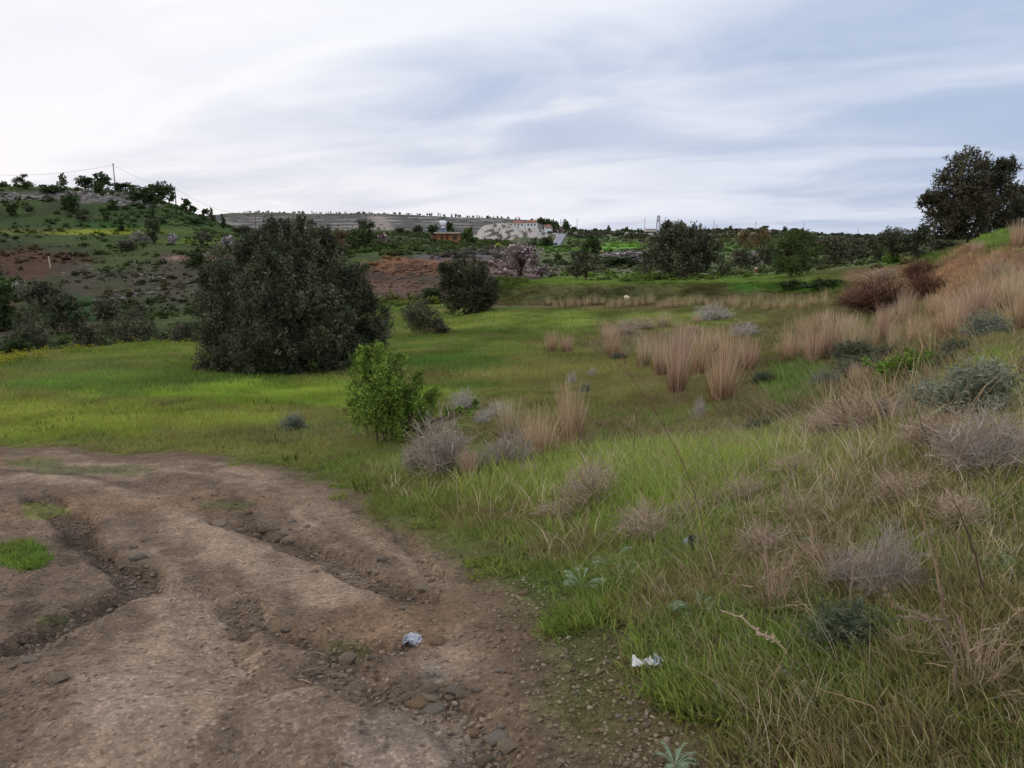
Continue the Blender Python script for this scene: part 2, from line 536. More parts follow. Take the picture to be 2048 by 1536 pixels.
def mat_new(name, rough=0.9, bump=(), var=0.0, vscale=4.0, transl=0.0, inst=False, spec=0.15, flat=None):
    m = bpy.data.materials.new(name)
    m.use_nodes = True
    nt = m.node_tree
    nd, lk = nt.nodes, nt.links
    nd.clear()
    out = nd.new('ShaderNodeOutputMaterial')
    bs = nd.new('ShaderNodeBsdfPrincipled')
    bs.inputs['Roughness'].default_value = rough
    bs.inputs['Specular IOR Level'].default_value = spec
    at_ = nd.new('ShaderNodeAttribute'); at_.attribute_name = 'Col'
    col = at_.outputs['Color']
    if flat is not None:
        rg = nd.new('ShaderNodeRGB'); rg.outputs[0].default_value = (*flat, 1); col = rg.outputs[0]
    if inst:
        ia = nd.new('ShaderNodeAttribute'); ia.attribute_type = 'INSTANCER'; ia.attribute_name = 'icol'
        mx = nd.new('ShaderNodeMix'); mx.data_type = 'RGBA'; mx.blend_type = 'MULTIPLY'; mx.inputs[0].default_value = 1
        lk.new(col, mx.inputs[6]); lk.new(ia.outputs['Color'], mx.inputs[7]); col = mx.outputs[2]
    tcn = nd.new('ShaderNodeTexCoord')
    if var:
        nz = nd.new('ShaderNodeTexNoise'); nz.inputs['Scale'].default_value = vscale
        nz.inputs['Detail'].default_value = 8; nz.inputs['Roughness'].default_value = 0.65
        lk.new(tcn.outputs['Object'], nz.inputs['Vector'])
        mr = nd.new('ShaderNodeMapRange')
        lk.new(nz.outputs[0], mr.inputs[0])
        mr.inputs[1].default_value, mr.inputs[2].default_value = 0.28, 0.72
        mr.inputs[3].default_value, mr.inputs[4].default_value = 1 - var, 1 + var
        sc_ = nd.new('ShaderNodeVectorMath'); sc_.operation = 'SCALE'
        lk.new(col, sc_.inputs[0]); lk.new(mr.outputs[0], sc_.inputs['Scale']); col = sc_.outputs[0]
    lk.new(col, bs.inputs['Base Color'])
    prev = None
    for kind, scale, dist in bump:
        if kind == 'v':
            t = nd.new('ShaderNodeTexVoronoi'); t.inputs['Scale'].default_value = scale
            o = t.outputs['Distance']
        else:
            t = nd.new('ShaderNodeTexNoise'); t.inputs['Scale'].default_value = scale
            t.inputs['Detail'].default_value = 6; t.inputs['Roughness'].default_value = 0.6
            o = t.outputs[0]
        lk.new(tcn.outputs['Object'], t.inputs['Vector'])
        bp = nd.new('ShaderNodeBump'); bp.inputs['Distance'].default_value = dist
        bp.invert = kind == 'v'
        lk.new(o, bp.inputs['Height'])
        if prev:
            lk.new(prev, bp.inputs['Normal'])
        prev = bp.outputs[0]
    if prev:
        lk.new(prev, bs.inputs['Normal'])
    sh = bs.outputs[0]
    if transl:
        tr = nd.new('ShaderNodeBsdfTranslucent'); lk.new(col, tr.inputs[0])
        ms = nd.new('ShaderNodeMixShader'); ms.inputs[0].default_value = transl
        lk.new(sh, ms.inputs[1]); lk.new(tr.outputs[0], ms.inputs[2]); sh = ms.outputs[0]
    lk.new(sh, out.inputs[0])
    return m


def mobj(name, mesh, parent=None, loc=None, rz=0.0, scale=None, rot=None):
    o = bpy.data.objects.new(name, mesh)
    COL.objects.link(o)
    if parent:
        o.parent = parent
    if loc is not None:
        o.location = loc
    o.rotation_euler = rot if rot is not None else (0, 0, rz)
    if scale is not None:
        o.scale = scale if hasattr(scale, '__len__') else (scale,) * 3
    return o


def tag(o, label, cat=None, group=None, kind=None):
    if label:
        o['label'] = label
    if cat:
        o['category'] = cat
    if group:
        o['group'] = group
    if kind:
        o['kind'] = kind
    return o


# ------------------------------------------------------------------ ground colours (albedo)
D_LIGHT, D_MID, D_DARK, D_ORG = C(148, 128, 109), C(112, 95, 80), C(73, 61, 51), C(130, 104, 79)
G_BRI, G_YEL, G_OLV, G_BRN = C(82, 100, 42), C(108, 110, 60), C(92, 90, 56), C(108, 94, 74)
B_SOIL = C(106, 92, 66)
HILL_G, HILL_D, HILL_B = C(66, 82, 38), C(46, 54, 30), C(70, 62, 46)
ROCK = C(150, 146, 148)


def lerp(a, b, t):
    return a * (1 - t[:, None]) + b * t[:, None]


# patches of their own colour: (px, py, half w, half h, nearest, farthest, colour, strength, raggedness)
PATCH = [
    (40, 1112, 50, 28, 1, 12, C(62, 98, 34), .9, 1), (110, 1022, 50, 16, 1, 12, C(112, 122, 55), .6, 1.3),
    (120, 1240, 46, 9, 1, 12, C(84, 98, 50), .5, 1.6), (60, 925, 60, 10, 1, 12, C(85, 100, 52), .6, .9),
    (200, 940, 120, 12, 1, 12, C(92, 96, 60), .6, .9), (450, 1010, 60, 12, 1, 12, C(88, 95, 58), .6, .9),
    (700, 1300, 60, 22, 1, 12, C(96, 98, 62), .5, .9), (1140, 1060, 60, 40, 1, 12, C(130, 104, 84), .9, .5),
    (870, 1345, 26, 16, 1, 12, C(140, 134, 128), .25, 1.6), (260, 1400, 120, 60, 1, 12, C(160, 142, 126), .5, .8),
    (800, 1500, 130, 80, 1, 12, C(158, 142, 128), .45, .8),
    # meadow drifts
    (350, 770, 300, 26, 6, 40, C(74, 104, 40), .7, .9), (900, 730, 180, 16, 6, 40, C(76, 104, 44), .65, .6),
    (600, 790, 400, 22, 6, 40, C(118, 138, 48), .6, .9), (200, 840, 300, 40, 6, 40, C(122, 132, 50), .5, 1),
    (1500, 780, 240, 60, 6, 40, C(112, 104, 74), .5, 1), (1600, 770, 75, 42, 6, 40, C(84, 118, 46), .9, .8),
    (1250, 830, 260, 40, 6, 40, C(96, 92, 52), .6, 1), (1150, 760, 160, 50, 6, 40, C(116, 112, 64), .5, 1),
    (1360, 640, 200, 16, 20, 60, C(116, 126, 66), .6, .8), (1300, 690, 130, 24, 10, 60, C(120, 106, 88), .5, .8),
    (1000, 640, 180, 22, 20, 60, C(112, 128, 56), .6, .8), (850, 600, 60, 12, 30, 60, C(108, 116, 52), .8, 1),
    (700, 875, 330, 18, 5, 16, C(96, 98, 66), .5, .9),
    (250, 700, 180, 16, 20, 44, C(86, 104, 40), .7, .8), (100, 735, 160, 12, 16, 44, C(84, 96, 52), .7, .8),
    # the bank beyond the flat
    (1250, 590, 300, 20, 45.5, 53, C(84, 84, 54), .8, 1), (1250, 609, 320, 9, 43, 50, C(120, 100, 84), .6, .8),
    (1350, 560, 460, 12, 50.5, 70, C(92, 112, 48), .95, .5), (1700, 575, 240, 14, 36, 52, C(74, 112, 40), .9, .6),
    (1860, 525, 90, 26, 30, 60, C(80, 106, 42), 1, .7), (1990, 478, 50, 22, 20, 40, C(92, 116, 50), 1, .7),
    # the red-brown cutting on the right
    (1960, 590, 110, 90, 8, 34, C(138, 112, 88), .9, 1), (1930, 560, 60, 50, 8, 34, C(142, 110, 82), .6, 1.2),
    (1780, 560, 120, 40, 20, 46, C(124, 98, 78), .8, .7), (1960, 700, 160, 60, 5, 12, C(120, 112, 74), .5, .9),
    # cliff of earth behind the big tree
    (880, 560, 200, 46, 56, 70, C(84, 68, 60), 1, .7), (820, 532, 110, 14, 59, 70, C(134, 94, 68), .8, 1.7), (800, 575, 90, 12, 56, 64, C(112, 90, 80), .7, 1.5), (900, 560, 60, 14, 56, 68, C(84, 76, 62), .7, 1.5),
    (920, 508, 110, 18, 64, 90, C(98, 90, 92), .9, .6), (830, 500, 130, 10, 70, 120, C(66, 84, 40), .9, .6),
    (1000, 545, 130, 12, 60, 100, C(100, 84, 78), .9, .7), (1250, 535, 100, 8, 70, 110, C(96, 88, 70), .6, .8),
    # left hillside
    (60, 525, 110, 30, 85, 125, C(80, 54, 44), .9, 1.3), (150, 555, 120, 34, 80, 118, C(62, 56, 44), .6, 1.5),
    (300, 560, 150, 40, 76, 116, C(78, 72, 60), .6, 1.5), (420, 560, 80, 46, 70, 116, C(74, 68, 58), .7, 1.4),
    (180, 463, 280, 7, 136, 158, C(124, 130, 40), .95, .6), (420, 483, 110, 7, 126, 152, C(88, 106, 36), .9, .5),
    (200, 450, 260, 9, 148, 170, C(52, 84, 34), .9, .5), (150, 478, 220, 10, 122, 140, C(66, 78, 42), .7, .6),
    (400, 450, 110, 22, 150, 190, C(62, 82, 38), .8, 1), (250, 430, 150, 22, 155, 182, C(52, 68, 36), .6, 1),
    (120, 392, 190, 9, 172, 200, C(116, 110, 108), .9, 1.6), (250, 398, 80, 10, 170, 200, C(112, 108, 106), .7, 1.6),
    (400, 516, 70, 6, 100, 118, C(140, 112, 100), .9, .5), (140, 620, 120, 26, 55, 86, C(44, 72, 34), .8, .8),
    (60, 455, 100, 14, 150, 175, C(58, 66, 40), .7, .8),
    # the plain
    (1245, 492, 60, 6, 165, 320, C(98, 138, 52), .98, .3), (970, 503, 34, 3, 98, 150, C(140, 152, 128), .95, .2),
    (985, 495, 34, 2.5, 130, 190, C(150, 148, 62), .9, .3), (1190, 478, 60, 10, 250, 420, C(88, 112, 60), .9, .5),
    (1100, 500, 130, 5, 120, 300, C(80, 118, 44), .9, .4), (1500, 463, 70, 5, 420, 900, C(140, 118, 100), .95, .4),
    (1260, 468, 110, 4, 500, 900, C(158, 148, 140), .8, .9), (1450, 500, 100, 8, 120, 260, C(84, 112, 52), .7, .6),
    (1000, 520, 60, 6, 75, 110, C(76, 98, 44), .8, .5),
]


def ground_colour(x, y, z, td, g, b, r):
    px, py = proj(x, y, z)
    n = len(x)
    big, mid, fin = fbm(x * .22, y * .22, 4, 21), fbm(x * 1.1, y * 1.1, 4, 22), fbm(x * 5, y * 5, 4, 23, .6)
    # meadow, with drifts lying across the slope
    st = fbm(x * .10 + y * .05, y * .42 - x * .12, 4, 24)
    dry = ss(-.1, .9, (x / np.maximum(r, 1) - .01) * 2.0 + big * .7)
    m = lerp(np.tile(G_BRI, (n, 1)), np.tile(G_YEL, (n, 1)), ss(-.25, .3, st + .35 * mid))
    m = lerp(m, np.tile(G_OLV, (n, 1)), dry * .75)
    m = lerp(m, np.tile(G_BRN, (n, 1)), ss(.05, .55, mid + .5 * fin) * (.25 + .5 * dry))
    # right-hand bank soil
    bank = ss(.03, .2, x / np.maximum(r, 1) - .0) * ss(14, 8, r)
    m = lerp(m, np.tile(B_SOIL, (n, 1)), bank * .8)
    # hillside and plain beyond
    hl = ss(50, 62, r)
    hg = lerp(np.tile(HILL_G, (n, 1)), np.tile(HILL_D, (n, 1)), ss(-.3, .3, fbm(x * .09, y * .09, 5, 25, .6)))
    hg = lerp(hg, np.tile(HILL_B, (n, 1)), ss(.0, .35, fbm(x * .06, y * .06, 5, 26, .65)) * ss(140, 110, r))
    pl = lerp(np.tile(C(92, 104, 62), (n, 1)), np.tile(C(74, 78, 58), (n, 1)), ss(-.3, .3, fbm(x * .03, y * .05, 5, 27, .6)))
    hg = lerp(hg, pl, ss(-.08, .06, x / np.maximum(r, 1)))
    m = lerp(m, hg, hl)
    # terraced limestone hill on the horizon
    me = ss(700, 900, r) * ss(.12, .02, x / np.maximum(r, 1))
    band = np.abs(((z * .21 + 1.2 * fbm(x * .006, y * .006, 3, 28)) % 1) - .5) * 2
    mc = lerp(np.tile(C(78, 78, 76), (n, 1)), np.tile(C(140, 130, 122), (n, 1)), ss(.55, 1.05, band + 1.3 * fbm(x * .03, y * .03, 5, 29, .65)))
    mc = lerp(mc, np.tile(C(150, 138, 130), (n, 1)), ss(30, 5, np.abs(px - 765 - .8 * (py - 450))) * .7)
    m = lerp(m, mc, me)
    m = lerp(m, np.tile(C(66, 70, 60), (n, 1)), me * ss(24, 30, z + 3 * fbm(x * .01, y * .01, 4, 43)) * .75)
    # far coast line, the blue of distance haze painted into its ground colour
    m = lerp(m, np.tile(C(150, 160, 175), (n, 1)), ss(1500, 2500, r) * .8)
    # dirt
    stk = np.zeros(n); nn = r < 22
    if nn.any():
        dq, aq = dist_line(x[nn], y[nn], EDGE, True)
        stk[nn] = fbm(-dq * 4.0 + .4 * mid[nn], aq * 115 * .45, 5, 33, .6)
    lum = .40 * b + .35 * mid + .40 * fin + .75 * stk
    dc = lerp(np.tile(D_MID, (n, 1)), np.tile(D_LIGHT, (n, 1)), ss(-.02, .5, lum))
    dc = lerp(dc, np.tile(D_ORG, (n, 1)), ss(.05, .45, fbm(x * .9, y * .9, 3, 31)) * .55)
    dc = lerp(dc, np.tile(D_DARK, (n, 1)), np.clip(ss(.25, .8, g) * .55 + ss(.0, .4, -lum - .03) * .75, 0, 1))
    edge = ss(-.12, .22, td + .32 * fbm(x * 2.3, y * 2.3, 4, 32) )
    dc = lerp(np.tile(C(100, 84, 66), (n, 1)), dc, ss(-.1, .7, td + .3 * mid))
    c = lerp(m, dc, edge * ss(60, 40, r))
    # patches
    for (cx, cy, rx, ry, r0, r1, colr, s, rag) in PATCH:
        sel = np.where((np.abs(px - cx) < rx * 1.7) & (np.abs(py - cy) < ry * 1.9) & (r > r0 * .97) & (r < r1 * 1.25))[0]
        if not len(sel):
            continue
        e = np.sqrt(((px[sel] - cx) / rx) ** 2 + ((py[sel] - cy) / ry) ** 2)
        k = 26.0 / np.maximum(r[sel], 1)
        e = e + 1.1 * rag * fbm(x[sel] * k + cx, y[sel] * k * .5, 5, 41, .65)
        w = ss(1.15, .75, e) * s * ss(r0 * .97, r0 * 1.02, r[sel]) * ss(r1 * 1.25, r1 * 1.1, r[sel])
        c[sel] = lerp(c[sel], np.tile(colr, (len(sel), 1)), w)
    return c, edge


# ------------------------------------------------------------------ the terrain sheet, split where the land changes
th_in = np.linspace(-.68, .72, 660)
th_l = -.68 - (np.linspace(0, 1, 46)[1:] ** 1.6) * (math.pi - .68)
th_r = .72 + (np.linspace(0, 1, 46)[1:] ** 1.6) * (math.pi - .72)
THG = np.concatenate([th_l[::-1], th_in, th_r])
RG = np.concatenate([[0.02, .3, .6, .9, 1.15], np.exp(np.linspace(math.log(1.3), math.log(12), 500)), np.exp(np.linspace(math.log(12), math.log(70), 190))[1:],
                     np.exp(np.linspace(math.log(70), math.log(1500), 240))[1:], np.exp(np.linspace(math.log(1500), math.log(6500), 16))[1:]])
tt, rr = np.meshgrid(THG, RG, indexing='ij')
X = (rr * np.sin(tt)).ravel(); Y = (rr * np.cos(tt)).ravel()
Zt, TD, GG, BB, R_ = H(X, Y, True)
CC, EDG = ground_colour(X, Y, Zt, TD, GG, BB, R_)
nt_, nr_ = tt.shape
ii = (np.arange(nt_ - 1) * nr_)[:, None] + np.arange(nr_ - 1)[None]
quads = np.stack([ii, ii + 1, ii + nr_ + 1, ii + nr_], -1).reshape(-1, 4)
# normals of the whole sheet, kept where it is cut so no seam shows
Pg = np.stack([X, Y, Zt], 1).reshape(nt_, nr_, 3)
nx = np.cross(np.gradient(Pg, axis=1), np.gradient(Pg, axis=0))
nx /= np.linalg.norm(nx, axis=2, keepdims=True) + 1e-12
nx *= np.sign(nx[..., 2:3])
NRM = nx.reshape(-1, 3)
cx_ = X[quads].mean(1); cy_ = Y[quads].mean(1); rq = np.hypot(cx_, cy_); eq = EDG[quads].mean(1)
sx = cx_ / np.maximum(rq, .01)
reg = np.where((eq > .5) & (rq < 40), 0, np.where((sx > -.02) & (rq < 12), 2, np.where(rq < 56, 1, np.where(sx < -.085, np.where(rq < 420, 3, 5), np.where((rq > 700) & (sx < .11), 5, 4)))))
M_dirt = mat_new('dry_earth', .95, (('n', 9, .02), ('n', 34, .015), ('v', 60, .007), ('n', 150, .005)), .24, 7)


def speckle(m, layers):
    """grit and crumbs: extra multiplicative grain and pale or dark specks over the earth colour"""
    nt = m.node_tree; nd, lk = nt.nodes, nt.links
    bs = next(n for n in nd if n.type == 'BSDF_PRINCIPLED')
    tcn = next(n for n in nd if n.type == 'TEX_COORD')
    col = bs.inputs['Base Color'].links[0].from_socket
    for kind, scale, lo, hi, a, b in layers:
        t = nd.new('ShaderNodeTexVoronoi' if kind == 'v' else 'ShaderNodeTexNoise')
        t.inputs['Scale'].default_value = scale
        if kind == 'n':
            t.inputs['Detail'].default_value = 5; t.inputs['Roughness'].default_value = .7
            o = t.outputs[0]
        else:
            s_ = nd.new('ShaderNodeSeparateColor'); lk.new(t.outputs['Color'], s_.inputs[0]); o = s_.outputs[0]
        lk.new(tcn.outputs['Object'], t.inputs['Vector'])
        mr = nd.new('ShaderNodeMapRange'); lk.new(o, mr.inputs[0])
        for i, v in enumerate((lo, hi, a, b)):
            mr.inputs[i + 1].default_value = v
        sc2 = nd.new('ShaderNodeVectorMath'); sc2.operation = 'SCALE'
        lk.new(col, sc2.inputs[0]); lk.new(mr.outputs[0], sc2.inputs['Scale']); col = sc2.outputs[0]
    lk.new(col, bs.inputs['Base Color'])


speckle(M_dirt, (('n', 38, .35, .65, .74, 1.26), ('v', 75, .86, .93, 1, 1.45), ('v', 48, .90, .96, 1, .6), ('n', 3, .4, .6, .88, 1.1)))
M_grassg = mat_new('meadow_ground', .95, (('n', 14, .05), ('n', 60, .03)), .30, 11)
M_bankg = mat_new('bank_ground', .95, (('n', 10, .06), ('v', 40, .02), ('n', 90, .02)), .38, 18)
M_hill = mat_new('hillside_ground', .95, (('n', 1.3, .35), ('n', 5, .15)), .38, .9)
M_far = mat_new('distant_ground', .95, (('n', .3, 1.0),), .30, .12)
REG = [('dirt_track', M_dirt), ('meadow', M_grassg), ('roadside_bank', M_bankg), ('left_hillside', M_hill), ('distant_plain', M_far), ('terraced_hill', M_far)]
for k, (nm, mt) in enumerate(REG):
    q = quads[reg == k]
    us, inv = np.unique(q, return_inverse=True)
    mb = MB().add(np.stack([X[us], Y[us], Zt[us]], 1), inv.reshape(-1, 4)[:, ::-1], CC[us])
    me_ = mb.mesh(nm, mt, True)
    me_.normals_split_custom_set_from_vertices(NRM[us].astype(np.float32).tolist())
    o = mobj(nm, me_)
    tag(o, None, kind='structure')
# ------------------------------------------------------------------ plant materials
M_leaf = mat_new('foliage', .75, transl=.25, spec=.2)
M_bark = mat_new('bark', .95, (('n', 6, .03),), .3, 5)
M_stem = mat_new('dry_stems', .95, transl=.15, spec=.05)
M_blade = mat_new('grass_blades', .8, transl=.5, inst=True, spec=.08)
M_rock = mat_new('stone', .95, (('n', 18, .02), ('n', 70, .006)), .3, 14)
M_plain = mat_new('painted_surface', .8, (('n', 2, .02),), .12, 1.2)
M_metal = mat_new('grey_metal', .55, var=.1, vscale=3, spec=.4)
M_gravel = mat_new('small_stones', .95, inst=True, spec=.1)


def unit(v):
    return v / (np.linalg.norm(v, axis=-1, keepdims=True) + 1e-9)


def crown(mb, g, lobes, nclump, per, ll, lw, cr, up, cols, light=.35, shell=.72, hang=0.0):
    """sprigs of leaves spread through ellipsoid lobes (x, y, z, rx, ry, rz); ll x lw leaf, cr sprig reach"""
    L = np.array(lobes, float)
    vol = (L[:, 3] * L[:, 4] * L[:, 5]) ** .67
    ns = max(len(L) * 7, nclump // 20)
    sl = g.choice(len(L), ns, p=vol / vol.sum())
    sd_ = unit(g.normal(size=(ns, 3)) + np.array([0, 0, .15]))
    sc_ = L[sl, :3] + sd_ * L[sl, 3:6] * (shell * (.75 + .35 * g.random(ns)))[:, None]
    sr_ = L[sl, 3] * (.20 + .17 * g.random(ns))
    si = g.integers(0, ns, nclump)
    d = unit(g.normal(size=(nclump, 3)) + sd_[si] * .75 + np.array([0, 0, .45]))
    c = sc_[si] + d * sr_[si, None] * np.array([.9, .9, 1.25]) * (.55 + .45 * g.random(nclump) ** .5)[:, None]
    dp = g.random(nclump) < .15
    li = g.choice(len(L), nclump, p=vol / vol.sum())
    c[dp] = (L[li, :3] + unit(g.normal(size=(nclump, 3))) * L[li, 3:6] * (g.random(nclump) ** .5 * shell)[:, None])[dp]
    out = unit(d + np.array([0, 0, up]) + g.normal(size=(nclump, 3)) * .35)
    if hang:
        out = unit(out + np.array([0, 0, -hang]))
    t = g.random((nclump, per)) ** .8
    P = c[:, None] + out[:, None] * (t[..., None] - .35) * cr * 1.6 + g.normal(size=(nclump, per, 3)) * cr * .28 * (1.15 - t[..., None] * .7)
    ax = unit(out[:, None] * .8 + g.normal(size=(nclump, per, 3)) * .75)
    sd = unit(np.cross(ax, g.normal(size=(nclump, per, 3))))
    n = nclump * per
    P, ax, sd = P.reshape(n, 3), ax.reshape(n, 3), sd.reshape(n, 3)
    keep = P[:, 2] > 0.0
    P, ax, sd = P[keep], ax[keep], sd[keep]
    ci = np.repeat(np.arange(nclump), per)[keep]
    n = len(P)
    s = (.7 + .6 * g.random(n))[:, None]
    V = np.stack([P - ax * ll * .5 * s, P + sd * lw * .5 * s, P + ax * ll * .5 * s, P - sd * lw * .5 * s], 1).reshape(-1, 3)
    cc = np.array(cols)
    cb = cc[g.integers(0, len(cc), nclump)][ci]
    cb = cb * (1 + light * (g.random(ns)[si][ci] - .5) * 1.4 + light * (g.random(nclump)[ci] - .5) * .7 + light * (g.random(n) - .5) * .8)[:, None]
    mb.add(V, np.arange(n * 4).reshape(-1, 4), np.clip(np.repeat(cb, 4, 0), .002, .95))


def limbs(mb, g, base_r, h, tips, col, k=5, seg=6, wob=.06, fork=.35):
    """a trunk that forks and limbs that reach the given points"""
    tips = np.array(tips, float)
    fk = np.array([0, 0, h * fork])
    t = np.linspace(0, 1, seg)
    P = fk * t[:, None] + np.stack([np.sin(t * 3) * wob * h * .3, np.cos(t * 2.3) * wob * h * .2 - wob * h * .2, t * 0], 1)
    R = base_r * (1.25 - .45 * t); R[0] *= 1.35
    tubes(mb, P[None], R[None], col, max(k, 6))
    e = P[-1]
    n = len(tips)
    mid = e + (tips - e) * .45 + np.array([0, 0, .12 * h]) + g.normal(size=(n, 3)) * wob * h
    tt_ = t[None, :, None]
    B = e * (1 - tt_) ** 2 + 2 * mid[:, None] * tt_ * (1 - tt_) + tips[:, None] * tt_ ** 2
    B[:, 0] = e - np.array([0, 0, base_r * .5])
    R = base_r * .62 * (1 - .82 * t)[None] * (.7 + .5 * g.random((n, 1)))
    tubes(mb, B, R, col, k)
    return B


OLIVE = [C(92, 93, 72), C(74, 77, 56), C(110, 108, 88), C(66, 68, 50)]
OLIVE_D = [C(72, 78, 56), C(58, 65, 46), C(92, 94, 72)]
OAK = [C(62, 78, 42), C(50, 66, 38), C(76, 90, 48)]
PINE = [C(70, 84, 46), C(54, 68, 40), C(88, 98, 56)]
CYP = [C(38, 52, 38), C(46, 60, 42)]
LIME = [C(124, 148, 60), C(100, 124, 50), C(144, 166, 76), C(82, 104, 44)]
GRN = [C(74, 90, 46), C(62, 78, 40), C(88, 102, 54)]
BLOS = [C(176, 160, 160), C(206, 194, 194), C(150, 126, 130), C(112, 92, 92), C(98, 82, 78)]
BLOSW = [C(200, 190, 194), C(172, 162, 164), C(130, 122, 118)]
GREY = [C(138, 138, 124), C(112, 114, 98), C(160, 158, 148)]
BRWN = [C(112, 92, 78), C(92, 74, 62), C(132, 112, 94)]
RUST = [C(122, 102, 72), C(106, 90, 62), C(92, 88, 58)]
SCRUB = [C(84, 84, 66), C(70, 74, 52), C(100, 98, 82)]
BARK, BARKG = C(84, 70, 58), C(104, 94, 84)
KIND = {  # colours, leaf aspect, up, shape, trunk share
    'olive': (OLIVE, .42, .5, 'round', .14), 'olive_bush': (OLIVE, .42, .8, 'dome', 0), 'olive_dark': (OLIVE_D, .42, .5, 'round', .06), 'oak': (OAK, .6, .5, 'round', .08),
    'pine': (PINE, .3, .5, 'cone', .12), 'cypress': (CYP, .4, 1.2, 'col', .05), 'bush': (OAK, .5, .5, 'dome', 0),
    'grey_bush': (GREY, .35, .8, 'dome', 0), 'blossom': (BLOS, .9, .3, 'vase', .2), 'white_blossom': (BLOSW, .9, .3, 'dome', .05),
    'green': (GRN, .5, .6, 'round', .03), 'rust': (RUST, .35, .2, 'round', .12), 'brown_bush': (BRWN, .3, .8, 'dome', 0),
    'scrub': (SCRUB, .45, .6, 'dome', 0), 'umbrella': (OAK, .5, .5, 'flat', .35)}
_cache = {}


def unit_plant(kind, size, var):
    """trunk and crown meshes of a plant 1 wide and 1 high, shared by plants of the same kind and size"""
    key = (kind, size, var)
    if key in _cache:
        return _cache[key]
    g = np.random.default_rng(abs(hash((sum(map(ord, kind)), size, var))) % 99991)
    cols, asp, up, shp, tr = KIND[kind]
    nl, px = {'s': (420, 22), 'm': (2400, 52), 'l': (9000, 105)}[size]
    ll = 3.4 / px
    lobes = []
    nlo = {'s': 6, 'm': 12, 'l': 20}[size]
    for k in range(nlo):
        a, q = g.random() * 6.283, g.random()
        if shp == 'round':
            zz = tr + .12 + (.70 - tr) * g.random(); m = .34 * (1 - 1.2 * max(zz - .45, 0)) * g.random() ** .4
            rr_ = .12 + .11 * g.random()
            lobes.append((m * math.cos(a), m * math.sin(a), zz, rr_, rr_, rr_ * .85))
        elif shp == 'cone':
            zz = tr + .12 + (.8 - tr) * (k + .5) / nlo; m = .30 * (1 - zz)
            rr_ = .05 + .26 * (1.05 - zz)
            lobes.append((m * math.cos(a), m * math.sin(a), zz, rr_, rr_, .12))
        elif shp == 'col':
            zz = .1 + .8 * (k + .5) / nlo
            w_ = .42 * math.sin(math.pi * (zz * .75 + .2))
            lobes.append((0, 0, zz, w_, w_, .16))
        elif shp == 'dome':
            rr_ = .16 + .12 * g.random(); m = (.5 - rr_) * g.random() ** .5
            lobes.append((m * math.cos(a), m * math.sin(a), .12 + (.75 - 1.1 * m) * q * .9, rr_, rr_, rr_ * 1.05))
        elif shp == 'flat':
            rr_ = .16 + .08 * g.random(); m = .32 * g.random() ** .5
            lobes.append((m * math.cos(a), m * math.sin(a), .68 + .14 * g.random(), rr_, rr_, .15))
        else:   # vase
            rr_ = .15 + .07 * g.random(); m = .34 * g.random() ** .5
            lobes.append((m * math.cos(a), m * math.sin(a), .34 + .5 * g.random() - .2 * m, rr_, rr_, rr_ * 1.1))
    per = 7 if size != 's' else 5
    mb = MB()
    crown(mb, g, lobes, int(nl * (.55 if shp == 'vase' else 1)) // per, per, ll * (1.0 if shp != 'vase' else .75), ll * asp * 1.25, .05 + ll * .6, up, cols, .5 if 'blossom' not in kind else .7)
    # scale to the unit box
    V = mb.V[0]
    lo, hi = np.percentile(V[:, 0], 1), np.percentile(V[:, 0], 99)
    V[:, 0] = V[:, 0] / (hi - lo); V[:, 1] /= (hi - lo)
    V[:, 2] = V[:, 2] / np.percentile(V[:, 2], 99)
    cm = mb.mesh(kind + '_crown', M_leaf)
    tm = None
    if tr > 0:
        t = MB()
        tips = [(l[0] * .8, l[1] * .8, l[2]) for l in lobes[:6 if size != 'l' else 10]]
        limbs(t, g, .03 if size != 's' else .035, 1.0, tips, BARK if kind != 'blossom' else C(60, 48, 46), 4, 5, .05, max(tr * .9, .12))
        if shp == 'vase' or size == 'l':
            p = np.array(lobes)[g.integers(0, nlo, 60)]
            e = p[:, :3] + unit(g.normal(size=(60, 3))) * p[:, 3:6] * .9
            s0 = p[:, :3] * np.array([.4, .4, .8])
            tq = np.linspace(0, 1, 4)[None, :, None]
            tubes(t, s0[:, None] * (1 - tq) + e[:, None] * tq + g.normal(size=(60, 4, 3)) * .012, np.linspace(.008, .003, 4)[None].repeat(60, 0), BARK, 3)
        tm = t.mesh(kind + '_trunk', M_bark, True)
    _cache[key] = (tm, cm)
    return _cache[key]


_vc = [0]
NAMES = {'olive': 'olive_tree', 'olive_bush': 'olive_bush', 'olive_dark': 'olive_tree', 'oak': 'oak_tree', 'pine': 'pine_tree', 'cypress': 'cypress_tree', 'bush': 'bush',
         'grey_bush': 'grey_shrub', 'blossom': 'almond_tree', 'white_blossom': 'almond_tree', 'green': 'leafy_tree', 'rust': 'leafy_tree',
         'brown_bush': 'brown_shrub', 'scrub': 'scrub_bush', 'umbrella': 'oak_tree'}


